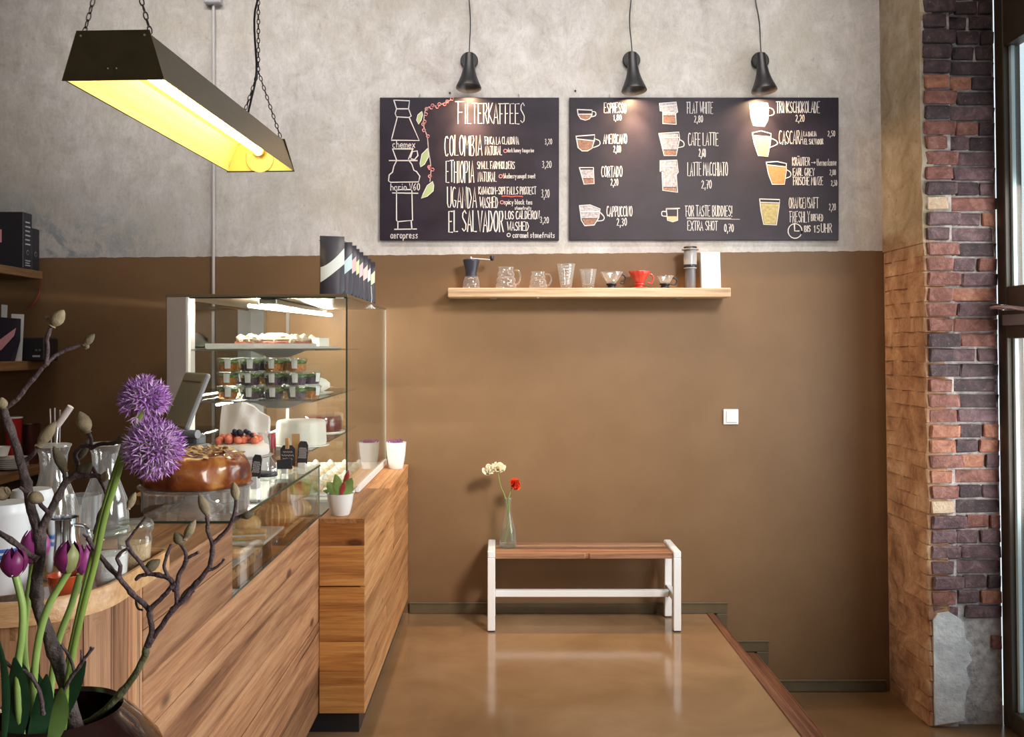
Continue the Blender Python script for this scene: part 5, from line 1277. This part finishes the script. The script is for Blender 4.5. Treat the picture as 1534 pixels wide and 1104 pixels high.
t_ = m_croi.node_tree; p_ = t_.nodes['Principled BSDF']; n_ = noi(t_, coords(t_, kind='obj'), 22, 4, .6, 1)
t_.links.new(ramp(t_, n_, [(.35, (.55, .26, .08)), (.5, (.76, .44, .16)), (.66, (.88, .64, .34))]), p_.inputs['Base Color']); p_.inputs['Roughness'].default_value = .35; bump(t_, p_, n_, .3, .006)
r = thing('croissant_board', (-.88, 3.36, DZ), 'wooden board under the pile of croissants in the recess', 'board')
obj('board', B().box(-.99, -.755, 3.17, 3.54, DZ+.012, DZ+.028, .003), m_tray, r)
for y in (3.19, 3.49): obj('batten', B().box(-.97, -.765, y, y+.03, DZ, DZ+.013, .002), m_tray, r)
CZ = DZ+.0285
for i, (px, Y, z, L, R, a, lb) in enumerate((
    (418, 3.25, CZ, .135, .042, .5, 'large front croissant on the board, nearest the glass'), (443, 3.42, CZ, .12, .036, .3, 'croissant behind the large front one on the board'),
    (388, 3.26, CZ, .12, .034, -.7, 'croissant at the left front of the pile'), (405, 3.40, CZ, .12, .036, .9, 'croissant at the left back of the board'),
    (428, 3.36, CZ+.066, .14, .038, .2, 'croissant lying on top of the pile'), (450, 3.46, CZ+.068, .10, .030, 1.2, 'small croissant on top at the far end of the pile'))):
    croissant(Vector((at(px, 0, Y).x, Y, z)), L, R, a, lb)
r = thing('square_platter', (-.85, 3.0, DZ), 'square white platter on glass feet in the near part of the recess', 'platter')
obj('plate', B().box(-.98, -.750, 2.87, 3.135, DZ+.042, DZ+.052, .003), m_ceram, r)
for u, v in ((-.95, 2.90), (-.775, 2.90), (-.95, 3.10), (-.775, 3.10)): obj('glass_foot', B().lathe([(.014, 0), (.010, .02), (.014, .042)], (u, v, DZ), 18), m_ware, r, smooth=50)
PZ = DZ+.0525; bx_ = at(371, 0, 3.03).x
r = thing('glazed_bun', (bx_, 3.03, PZ), 'round glazed bun at the far side of the white platter', 'bun')
obj('bun', B().lathe([(0, 0), (.030, 0), (.041, .014), (.043, .030), (.036, .046), (.02, .055), (0, .057)], (bx_, 3.03, PZ), 32, wob=lambda a, k: 1+.03*sin(a*3)), m_croi, r, smooth=80)
obj('paper_case', B().lathe([(.028, 0), (.044, .016), (.045, .017), (.03, 0)], (bx_, 3.03, PZ+.0005), 32, cap=False, wob=lambda a, k: 1+.04*sin(a*16)), m_paper, r)
q = Matrix.Translation(Vector((at(374, 0, 2.92).x, 2.92, PZ))) @ rz(.2)
r = thing('filled_baguette', q @ Vector((0, 0, 0)), 'halved filled roll on the near edge of the white platter', 'sandwich')
obj('lower_crust', B().box(-.062, .055, -.025, .025, 0, .012, .005, mtx=q, seg=2), m_croi, r, smooth=50)
obj('filling', B().box(-.057, .050, -.026, .024, .011, .018, .002, mtx=q), m_cream, r)
obj('upper_crust', B().box(-.060, .053, -.023, .023, .017, .030, .006, mtx=q, seg=2), m_croi, r, smooth=50)
r = thing('slatted_board', (-.85, 2.69, DZ), 'small slatted board with white paper at the near end of the recess', 'board')
for k in range(7): obj('slat', B().box(-.96, -.752, 2.53+k*.047, 2.53+k*.047+.036, DZ+.030, DZ+.042, .002), m_tray, r)
for u in (-.94, -.79): obj('batten', B().box(u, u+.02, 2.53, 2.85, DZ, DZ+.031, .002), m_tray, r)
b = B(); b.poly([(-.95, 2.54, DZ+.0425), (-.765, 2.55, DZ+.0425), (-.757, 2.83, DZ+.0425), (-.94, 2.84, DZ+.0425)], (0, 0, .0012))
tag(obj('baking_paper', b, m_paper, org=(-.87, 2.7, DZ+.0425)), 'sheet of white baking paper on the slatted board', 'paper')
loaf('small_pastry', (-.80, 2.70, DZ+.060), .035, .024, m_croi, 'small baked pastry on the white paper', 'pastry', .4)
bottle('preserving_jar', 432, 3.38, DZ, [(0, .001), (.001, .001)], m_ware, 'x', 'jar') if False else None

# ================================================================ jars, carafes and cups at the near end
def carafe(px, Y, ztop, R, label, level, col=None):
    x = at(px, 0, Y).x; h = ztop-UT; c = Vector((x, Y, UT))
    r = thing('glass_carafe', c, label, 'carafe', 'open glass carafes on the counter')
    k = [(0, .002), (R*.92, .002), (R, .010), (R, h*.22), (R*.92, h*.40), (R*.60, h*.62), (R*.50, h*.74), (R*.55, h*.90), (R*.68, h)]
    obj('body', B().lathe(k, c, 36, cap=False), m_ware, r, smooth=70)
    obj('rim', B().lathe([(R*.64, h-.004), (R*.70, h-.002), (R*.70, h+.002), (R*.65, h+.003)], c, 36), m_ware, r, smooth=50)
    obj('inner_wall', B().lathe([(0, .008), (R*.90, .010), (R*.93, h*.22), (R*.85, h*.4), (R*.54, h*.62), (R*.45, h*.74), (R*.50, h*.9)], c, 30, cap=False), m_ware, r, smooth=70)
    if level: obj('drink', B().lathe([(0, .010), (R*.9, .012), (R*.92, h*.22), (R*.84, h*.4), (R*.66, h*.54), (0, h*.54)], c, 30), glassmat('pale_drink', (.86, .78, .55), .05, 3, .6), r, smooth=60)
carafe(80, 2.20, at(0, 667, 2.2).z, .058, 'left glass carafe holding a pale drink', True)
carafe(157, 2.26, at(0, 665, 2.26).z, .056, 'right empty glass carafe behind the tumblers', False)
def tumb(px, Y, R, h, label, zb_=UT):
    c = Vector((at(px, 0, Y).x, Y, zb_)); r = thing('drinking_glass', c, label, 'glass', 'drinking glasses by the carafes')
    obj('body', B().lathe([(0, .001), (R*.80, .001), (R*.83, .008), (R, h)], c, 36, cap=False, wob=lambda a, k: 1+(.012*sin(a*12) if k else 0)), m_ware, r, smooth=50)
    obj('inner_wall', B().lathe([(0, .012), (R*.76, .014), (R*.93, h-.001), (R, h)], c, 30, cap=False), m_ware, r, smooth=60)
tumb(126, 2.05, .037, .135, 'drinking glass in front of the right carafe')
tumb(97, 2.09, .036, .10, 'drinking glass behind the steel milk jug', )
tumb(150, 1.99, .034, .085, 'short drinking glass between the tulip and the sugar jar') if False else None
# steel milk jug
c = Vector((at(84, 0, 1.78).x, 1.80, TF)); r = thing('steel_milk_jug', c, 'shiny steel milk jug with loop handle behind the tulips', 'jug')
obj('body', B().lathe([(0, .001), (.036, .001), (.038, .006), (.038, .05), (.031, .085), (.033, .118), (.030, .118), (.028, .085), (.034, .05), (.034, .01), (0, .01)], c, 36), m_chrome, r, smooth=60)
obj('handle', B().tube(smoothline([c+Vector((.034, -.01, .105)), c+Vector((.058, -.015, .10)), c+Vector((.062, -.015, .06)), c+Vector((.036, -.01, .025))], 6), .0045, 8), m_chrome, r, smooth=60)
# white cups with blue band
m_ptub = M('milky_plastic', (.80, .83, .86), .35, sub=.0); m_blueband = M('blue_band', (.06, .18, .60), .4)
def lidcup(px, Y, R, h, label, blue, zb_=TF):
    c = Vector((at(px, 0, Y).x, Y, zb_)); r = thing('white_takeaway_cup', c, label, 'cup', 'stacked white cups at the left edge')
    obj('body', B().lathe([(0, 0), (R*.80, 0), (R*.82, .004), (R*.97, h*.86), (R, h*.88), (R, h*.93), (R*.9, h), (0, h)], c, 36), m_ptub, r, smooth=45)
    if blue:
        for zz in (.40, .47): obj('blue_ring', B().lathe([(R*.885, h*zz), (R*.905, h*(zz+.005)), (R*.912, h*(zz+.045)), (R*.89, h*(zz+.05))], c, 36, cap=False), m_blueband, r, smooth=50)
lidcup(8, 1.70, .045, .165, 'white takeaway cup with two blue rings at the left edge', True)
lidcup(48, 1.86, .040, .165, 'plain white takeaway cup behind the one with blue rings', False)
# candle glass on saucer
c = Vector((at(97, 0, 1.66).x, 1.66, TF)); r = thing('white_saucer', c, 'white saucer under the red-brown candle glass', 'saucer')
obj('dish', B().lathe([(0, 0), (.028, 0), (.052, .008), (.054, .011), (.03, .005), (0, .005)], c, 40), m_ceram, r, smooth=60)
c2 = c+Vector((0, 0, .0055)); r = thing('candle_glass', c2, 'small red-brown candle glass on the white saucer', 'candle holder')
obj('glass', B().lathe([(0, 0), (.024, 0), (.030, .035), (.028, .035), (.022, .004), (0, .004)], c2, 32), M('red_brown_glass', (.45, .07, .02), .2), r, smooth=50)
obj('wax', B().lathe([(0, .01), (.024, .01), (.026, .025), (0, .026)], c2, 24), M('orange_wax', (.55, .14, .05), .5), r)
# preserving jars with sugar
def jar(px, Y, R, h, label, fillm, lidang=0, level=.62):
    c = Vector((at(px, 0, Y).x, Y, TF)); r = thing('preserving_jar', c, label, 'jar', 'open preserving jars on the tray')
    obj('body', B().lathe([(0, .001), (R*.80, .001), (R*.85, .006), (R*.97, h*.72), (R*.90, h*.80), (R*.93, h*.84), (R*1.06, h*.90), (R*1.06, h*.96), (R, h*.97)], c, 40, cap=False), m_tint, r, smooth=50)
    obj('contents', B().lathe([(0, .004), (R*.79, .004), (R*.83, .008), (R*(.83+.12*level), h*level), (0, h*level+.004)], c, 32), fillm, r, smooth=45)
    q = Matrix.Rotation(lidang, 4, 'Y')
    obj('glass_lid', B().lathe([(0, .004), (R*.9, .004), (R*1.06, 0), (R*1.08, .004), (R*.95, .012), (0, .014)], c+Vector((0, 0, h*.97)), 40, mtx=q), m_tint, r, smooth=50)
    return r
m_sug = M('white_sugar', (.82, .80, .80), .9, bmp=.3, bs=200); m_bsug = M('brown_sugar', (.70, .48, .28), .9, var=.15, vs=200, bmp=.4, bs=200)
jar(164, 1.72, .0355, .105, 'preserving jar of white sugar nearest on the tray', m_sug, -.12)
jar(202, 1.855, .034, .092, 'preserving jar of brown sugar behind the white sugar jar', m_bsug, 0)
# pinecone-like brown thing at the left: woven coaster
r = thing('woven_coaster', (at(8, 0, 1.60).x, 1.60, TF), 'brown woven coaster at the left end of the tray', 'coaster')
obj('disc', B().lathe([(0, 0), (.045, 0), (.047, .004), (.045, .008), (0, .009)], (at(12, 0, 1.60).x, 1.60, TF), 36), M('brown_weave', (.14, .07, .035), .8, var=.5, vs=150, bmp=.6, bs=150), r, smooth=50)
# utensil pot with white-handled brush
c = Vector((at(74, 0, 2.30).x, 2.33, UT)); r = thing('utensil_pot', c, 'slim steel utensil pot behind the left carafe', 'utensil holder')
obj('pot', B().lathe([(0, 0), (.022, 0), (.024, .18), (.022, .18), (.020, .005), (0, .005)], c, 28), m_chrome, r, smooth=50)
r = thing('white_handled_brush', c+Vector((.0, 0, .02)), 'brush with thick white handle leaning out of the utensil pot', 'brush')
p0, p1 = c+Vector((-.012, -.004, .02)), at(106, 609, 2.33); pm = at(86, 638, 2.33)
obj('shaft', B().tube([p0, pm], .003, 8), m_steel, r); obj('handle', B().tube([pm, pm.lerp(p1, .5), p1], [.0075, .0085, .0085], 14), M('ivory_handle', (.75, .66, .62), .4), r, smooth=60)
for i, (x, y) in enumerate(((75, 612), (82, 611), (90, 614))):
    r = thing('thin_steel_spoon', c+Vector((0, .004*i, .02)), ('leftmost', 'middle', 'rightmost')[i]+' of three thin steel rods standing in the utensil pot', 'utensil', 'rods in the utensil pot')
    obj('rod', B().tube([c+Vector((-.006+.006*i, .006, .008)), at(x, y, 2.335)], .0018, 6), m_steel, r)

# ================================================================ flowers and branches in the foreground
PY0 = 1.12; pc = Vector((-.546, PY0, .0))
m_pot = M('dark_glazed_pot', (.018, .007, .006), .12, coat=.6)
RZ = 1.077
r = thing('dark_planter', (pc.x, pc.y, .45), 'round dark glossy planter full of branches and tulips in the foreground', 'planter')
obj('vessel', B().lathe([(0, .0), (.09, .0), (.12, .03), (.152, .12), (.170, .25), (.168, .38), (.150, .50), (.118, .575), (.092, .607), (.078, .620), (.074, .625), (.070, .620), (.080, .600), (.10, .56), (0, .55)], (pc.x, pc.y, .45), 64), m_pot, r, smooth=60)
r = thing('plant_stool', (pc.x, pc.y, 0), 'round wooden stool carrying the dark planter below the frame', 'stool')
obj('seat', B().lathe([(0, .42), (.15, .42), (.155, .43), (.15, .449), (0, .449)], (pc.x, pc.y, 0), 40), m_top, r, smooth=40)
for i in range(3):
    a = i*2.09+.5; obj('leg', B().tube([(pc.x+.10*cos(a), pc.y+.10*sin(a), .425), (pc.x+.14*cos(a), pc.y+.14*sin(a), 0)], .014, 12), m_top, r, smooth=50)
m_bark = M('magnolia_bark', (.095, .070, .066), .75, var=.45, vs=60, bmp=.7, bs=130); 
m_twig = M('young_twig', (.085, .052, .056), .6, var=.4, vs=60, bmp=.5, bs=150)
m_bud = M('furry_bud', (.31, .25, .15), .9, var=.3, vs=80, bmp=.25, bs=400); m_budd = M('dark_bud', (.17, .14, .085), .9, var=.3, vs=90, bmp=.25, bs=400)
rbk = random.Random(21)
def branch(pts, r0, r1, Y, par, name='twig', mt=None, wob_=.0, dy=.0):
    P = []
    for i, (x, y) in enumerate(pts): P.append(at(x, y, Y+dy*i/max(1, len(pts)-1)))
    S_ = smoothline(P, 5); n = len(S_); sc_y = Y/F
    S2, R2 = [], []
    for i, p in enumerate(S_):
        s = i/(n-1); rr = (r0*(1-s)+r1*s)*sc_y*.92
        node = 1+.28*max(0, cos(s*n*.55))**6
        S2.append(p+Vector((rbk.uniform(-1, 1), rbk.uniform(-1, 1), rbk.uniform(-1, 1)))*sc_y*.5); R2.append(rr*node)
    return obj(name, B().tube(S2, R2, 8), mt or m_twig, par, smooth=70)
def bud(bx, by, tx, ty, wd, Y, par, mt=None):
    """pointed furry bud from base to tip"""
    a, t_ = at(bx, by, Y), at(tx, ty, Y); d = t_-a; L = d.length; q = Vector((0, 0, 1)).rotation_difference(d.normalized()).to_matrix().to_4x4()
    R = wd/2*Y/F
    b = B().lathe([(R*.35, -.04*L), (R*.6, .0), (R*.45, .05*L), (R*.85, .22*L), (R, .42*L), (R*.86, .64*L), (R*.5, .85*L), (R*.15, .97*L), (0, L)], a, 14, mtx=q)
    for v in b.bm.verts: v.co += Vector((0, 0, 1))*0
    return obj('bud', b, mt or m_bud, par, smooth=70)
Y1 = 1.10
r = thing('magnolia_branch', at(115, 1098, Y1), 'tall main magnolia branch with furry buds reaching the left edge and the wall', 'branch', 'magnolia branches in the planter')
branch([(117, 1103), (100, 1035), (85, 985), (70, 945), (57, 905), (55, 870), (60, 830), (59, 795)], 11.5, 8.5, Y1, r, 'trunk', m_bark)
branch([(59, 798), (47, 765), (41, 730), (32, 695), (20, 655), (8, 622), (4, 606)], 8.5, 6, Y1, r, 'trunk', m_bark, dy=.03)
branch([(6, 612), (25, 598), (45, 572), (62, 553), (69, 543)], 4.5, 3.6, Y1+.03, r)
branch([(69, 545), (72, 525), (71, 505), (78, 487)], 3.4, 3, Y1+.03, r)
branch([(69, 546), (82, 533), (100, 524), (120, 517)], 3.2, 3.2, Y1+.03, r, dy=.02)
bud(78, 488, 96, 464, 20, Y1+.03, r); bud(72, 480, 68, 473, 6, Y1+.03, r); bud(126, 517, 142, 500, 12, Y1+.05, r, m_budd); bud(128, 522, 133, 516, 7, Y1+.05, r)
bud(5, 612, 2, 595, 15, Y1+.02, r)
branch([(33, 692), (48, 682), (57, 668)], 4, 3.5, Y1+.02, r); bud(58, 668, 84, 631, 18, Y1+.02, r)
branch([(60, 800), (72, 772), (85, 748), (98, 723), (112, 713)], 7, 5, Y1, r, 'trunk', m_bark)
branch([(112, 713), (130, 713), (146, 713), (154, 718)], 4.5, 3.5, Y1, r); bud(155, 721, 159, 706, 12, Y1, r)
branch([(112, 713), (118, 700), (113, 680), (125, 668), (137, 670)], 4, 3.4, Y1+.02, r)
branch([(137, 671), (150, 665), (168, 664), (178, 661)], 3.6, 3, Y1+.02, r); bud(176, 661, 194, 655, 17, Y1+.02, r, m_budd)
branch([(136, 672), (136, 658), (131, 645)], 3.2, 3, Y1+.02, r); bud(131, 648, 119, 616, 22, Y1+.02, r)
bud(113, 690, 134, 657, 17, Y1+.03, r, m_budd); bud(118, 711, 137, 693, 19, Y1+.01, r, m_budd)
branch([(98, 723), (96, 710), (90, 700)], 3.5, 3, Y1, r); bud(98, 706, 80, 668, 16, Y1, r, m_budd)
branch([(74, 770), (62, 757), (52, 745), (40, 738), (30, 730)], 4, 2.5, Y1-.01, r); bud(44, 742, 66, 750, 20, Y1-.01, r); bud(12, 735, -8, 745, 22, Y1, r)
branch([(57, 838), (42, 829), (20, 812), (-6, 795)], 5, 4.5, Y1-.02, r, 'trunk', m_bark)
branch([(138, 700), (160, 742), (150, 770), (142, 800)], 3, 3.6, Y1+.04, r)
bud(192, 762, 203, 737, 12, Y1+.05, r)
r = thing('magnolia_branch', at(162, 1060, 1.14), 'forked low magnolia branch spreading right in front of the counter planks', 'branch', 'magnolia branches in the planter')
Y2 = 1.14
branch([(120, 1088), (150, 1070), (178, 1042), (200, 1014), (215, 986), (221, 966)], 6, 5.2, Y2, r, 'trunk', M('green_bark', (.10, .10, .045), .7, var=.4, vs=50, bmp=.5, bs=120))
branch([(221, 968), (227, 945), (225, 925), (221, 910), (204, 895), (190, 880), (177, 864), (158, 843), (141, 822), (132, 806)], 5, 3.4, Y2, r, dy=-.02)
branch([(221, 968), (240, 940), (258, 915), (265, 903), (264, 882)], 4.6, 4.0, Y2, r)
branch([(265, 884), (268, 862), (278, 842), (278, 828), (271, 815)], 4.2, 3, Y2, r)
bud(272, 815, 262, 797, 16, Y2, r, m_budd); bud(277, 808, 293, 778, 14, Y2, r)
branch([(277, 838), (288, 832), (297, 827)], 3, 2.4, Y2, r)
branch([(263, 884), (255, 868), (240, 862), (226, 860), (212, 862), (203, 868)], 4.4, 2.8, Y2, r)
bud(218, 855, 240, 838, 17, Y2, r, m_budd)
branch([(222, 860), (210, 842), (196, 826), (191, 812)], 3.4, 3, Y2-.01, r)
branch([(254, 868), (246, 850), (250, 832), (256, 815)], 3.2, 2.4, Y2, r)
branch([(225, 912), (244, 894), (256, 880), (262, 874)], 4, 3.6, Y2-.01, r)
branch([(178, 864), (180, 848), (176, 834), (192, 820)], 3.8, 2.2, Y2-.02, r)
branch([(258, 914), (275, 898), (290, 878), (310, 855), (317, 836), (319, 814)], 4.6, 3.6, Y2, r)
branch([(319, 816), (311, 795), (311, 780), (309, 766)], 3.4, 2.8, Y2, r); bud(311, 772, 298, 739, 15, Y2, r)
branch([(319, 814), (338, 796), (347, 782), (352, 762), (354, 746)], 3.4, 2.8, Y2, r); bud(354, 748, 350, 722, 14, Y2, r)
branch([(347, 780), (358, 774), (366, 771)], 2.8, 2.6, Y2, r); bud(362, 774, 381, 769, 12, Y2, r, m_budd)
branch([(310, 855), (324, 850), (336, 838)], 2.8, 1.8, Y2, r)
branch([(266, 903), (280, 896), (291, 884)], 3.4, 2, Y2+.01, r)
bud(270, 898, 292, 874, 9, Y2+.01, r, m_budd)
branch([(204, 896), (206, 910), (214, 914)], 2.4, 1.6, Y2, r)
branch([(190, 812), (206, 790), (219, 774)], 2.4, 2, Y2, r); branch([(132, 806), (124, 800)], 2.6, 1.6, Y2-.02, r)
r = thing('magnolia_branch', at(63, 1045, 1.06), 'thin bare twig at the lower left between the tulip stems', 'branch', 'magnolia branches in the planter')
branch([(64, 1070), (61, 1042), (50, 1017), (35, 1004), (18, 1000), (2, 985)], 3.6, 2.2, 1.06, r)
branch([(88, 1050), (102, 1022), (118, 1000), (128, 985), (140, 970)], 3.4, 2.4, 1.07, r); branch([(120, 998), (122, 985), (121, 974)], 2.2, 1.4, 1.07, r); branch([(128, 985), (134, 975), (136, 968)], 2, 1.4, 1.07, r)
branch([(112, 1008), (104, 985), (92, 965)], 2.8, 2.2, 1.08, r)
# alliums
m_alst = M('allium_stem', (.23, .36, .07), .4, var=.2, vs=15); m_flo = M('allium_floret', (.50, .23, .60), .55, var=.35, vs=160, sub=0)
m_flo2 = M('allium_pale_floret', (.74, .50, .80), .55, var=.25, vs=160); m_gr = M('allium_core', (.20, .22, .10), .7)
def allium(hx, hy, R, Y, pts, label):
    c = at(hx, hy, Y); r = thing('allium', at(*pts[-1], Y), label, 'flower', 'purple alliums in the planter'); R *= Y/F
    pts = pts+[(pts[-1][0]*.8+16, 1128)]
    obj('stem', B().tube(smoothline([at(x, y, Y) for x, y in pts], 6), [.0038]*(6*(len(pts)-1)+1), 10), m_alst, r, smooth=70)
    obj('core', B().ball(c, R*.30, 2), m_gr, r)
    b, b2_, b3 = B(), B(), B(); n = 260
    for i in range(n):
        z = 1-2*(i+.5)/n; a = i*2.39996; s = math.sqrt(1-z*z); d = Vector((s*cos(a), s*sin(a), z))
        if R < .03 and (d.z < -.55 or (d.z < -.15 and d.y < -.45)) and rf.random() < .8: continue
        L = R*rf.uniform(.62, 1.0); tip = c+d*L
        b3.tube([c+d*R*.2, tip], [.0006, .0006], 3)
        u = d.orthogonal().normalized(); w2 = d.cross(u); bb_ = b if rf.random() < .7 else b2_
        a0 = rf.uniform(0, 6.28)
        for k in range(5):
            g_ = a0+k*2*pi/5; e = (u*cos(g_)+w2*sin(g_)); f_ = (u*-sin(g_)+w2*cos(g_))
            t0 = tip; t1 = tip+e*.0045+d*.0030; t2 = tip+e*.0085+d*.0085
            v = [bb_.bm.verts.new(p) for p in (t0, t1+f_*.0012, t2, t1-f_*.0012)]; bb_.bm.faces.new(v)
    obj('florets', b, m_flo, r, kind='stuff'); obj('pale_florets', b2_, m_flo2, r, kind='stuff'); obj('floret_stalks', b3, m_alst, r, kind='stuff')
allium(217, 600, 31, 1.13, [(215, 612), (203, 637), (188, 668), (175, 700), (160, 748), (146, 800), (132, 860), (118, 920), (104, 985), (92, 1045), (88, 1075)], 'upper, smaller purple allium globe')
allium(230, 671, 40, 1.09, [(229, 690), (198, 668), (186, 680), (172, 725), (156, 778), (143, 840), (126, 905), (112, 965), (102, 1020), (96, 1080)], 'lower, larger purple allium globe beside the almond cake')
# tulips
m_tul = M('purple_tulip', (.20, .022, .12), .38, var=.45, vs=35); m_tul2 = M('magenta_tulip', (.42, .07, .30), .4, var=.3, vs=35); m_tuls = M('tulip_stem', (.30, .46, .12), .4, var=.2, vs=20); m_tgr = M('greenish_petal', (.28, .30, .12), .45, var=.3, vs=30)
def tulip(hx, hy, w_, h_, Y, pts, label, mt, green=False, tilt=(0, 0, 1)):
    base = at(hx, hy+h_/2, Y); r = thing('tulip', at(*pts[-1], Y), label, 'flower', 'purple tulips in the planter')
    W, H = w_*Y/F, h_*Y/F; q0 = Vector((0, 0, 1)).rotation_difference(Vector(tilt).normalized()).to_matrix()
    for i in range(6):
        a = i*pi/3+.3; inner = i % 2; b = B(); rows = []
        n = 9
        for j in range(n+1):
            s = j/n; rad = W*.5*(.22+.80*sin(pi*min(1, s*.86+.06))**.8)*(.93 if inner else 1); half = .62*sin(pi*min(.985, .10+s*.87))**.62
            row = []
            for k in range(-3, 4):
                g_ = a+half*k/3*1.0
                p = Vector((rad*cos(g_), rad*sin(g_), H*(s*1.0-.06*abs(k/3)**2*s)))
                row.append(b.bm.verts.new(q0 @ p+base))
            rows.append(row)
        for p, q in zip(rows, rows[1:]):
            for k in range(6): b.bm.faces.new((p[k], p[k+1], q[k+1], q[k]))
        obj('petal', b, m_tgr if green and i == 5 else mt, r, smooth=70)
    pts = pts+[(pts[-1][0]*.8+14, 1128)]
    obj('stem', B().tube(smoothline([at(x, y, Y) for x, y in pts], 6), [.0042]*(6*(len(pts)-1)+1), 10), m_tuls, r, smooth=70)
tulip(21, 842, 38, 42, 1.06, [(23, 862), (29, 885), (34, 912), (33, 950), (27, 1000), (28, 1060)], 'dark purple tulip at the left edge', m_tul)
tulip(52, 818, 42, 50, 1.16, [(52, 842), (46, 870), (40, 915), (36, 960), (40, 1010), (52, 1070)], 'lighter magenta tulip half hidden behind the main branch', m_tul2)
tulip(100, 834, 40, 47, 1.08, [(102, 857), (88, 880), (74, 905), (62, 940), (54, 985), (50, 1050)], 'dark purple tulip with a green outer petal', m_tul, True, (.12, 0, 1))
tulip(126, 838, 28, 44, 1.17, [(120, 860), (112, 890), (104, 915), (92, 945), (82, 985), (74, 1060)], 'tulip behind the allium stems, mostly hidden', m_tul2)
r = thing('tulip_leaves', at(50, 1090, 1.08), 'broad dark green tulip leaves at the lower left', 'leaves')
m_tl = M('tulip_leaf_green', (.022, .075, .030), .38, var=.3, vs=15); m_tl2 = M('tulip_leaf_light', (.11, .20, .05), .4, var=.3, vs=15)
for bx, by, tx, ty, w_, Y, mt in ((20, 1120, 22, 985, .014, 1.05, m_tl), (35, 1120, 30, 990, .016, 1.10, m_tl), (50, 1125, 128, 990, .013, 1.08, m_tl), (75, 1120, 92, 1030, .010, 1.03, m_tl2), (5, 1120, -2, 955, .005, 1.03, m_tl), (60, 1115, 48, 1000, .015, 1.13, m_tl), (45, 1125, 70, 1010, .012, 1.06, m_tl)):
    blade(at(bx, by, Y), at(tx, ty, Y), w_, mt, 'leaf', r, .010, .0008)
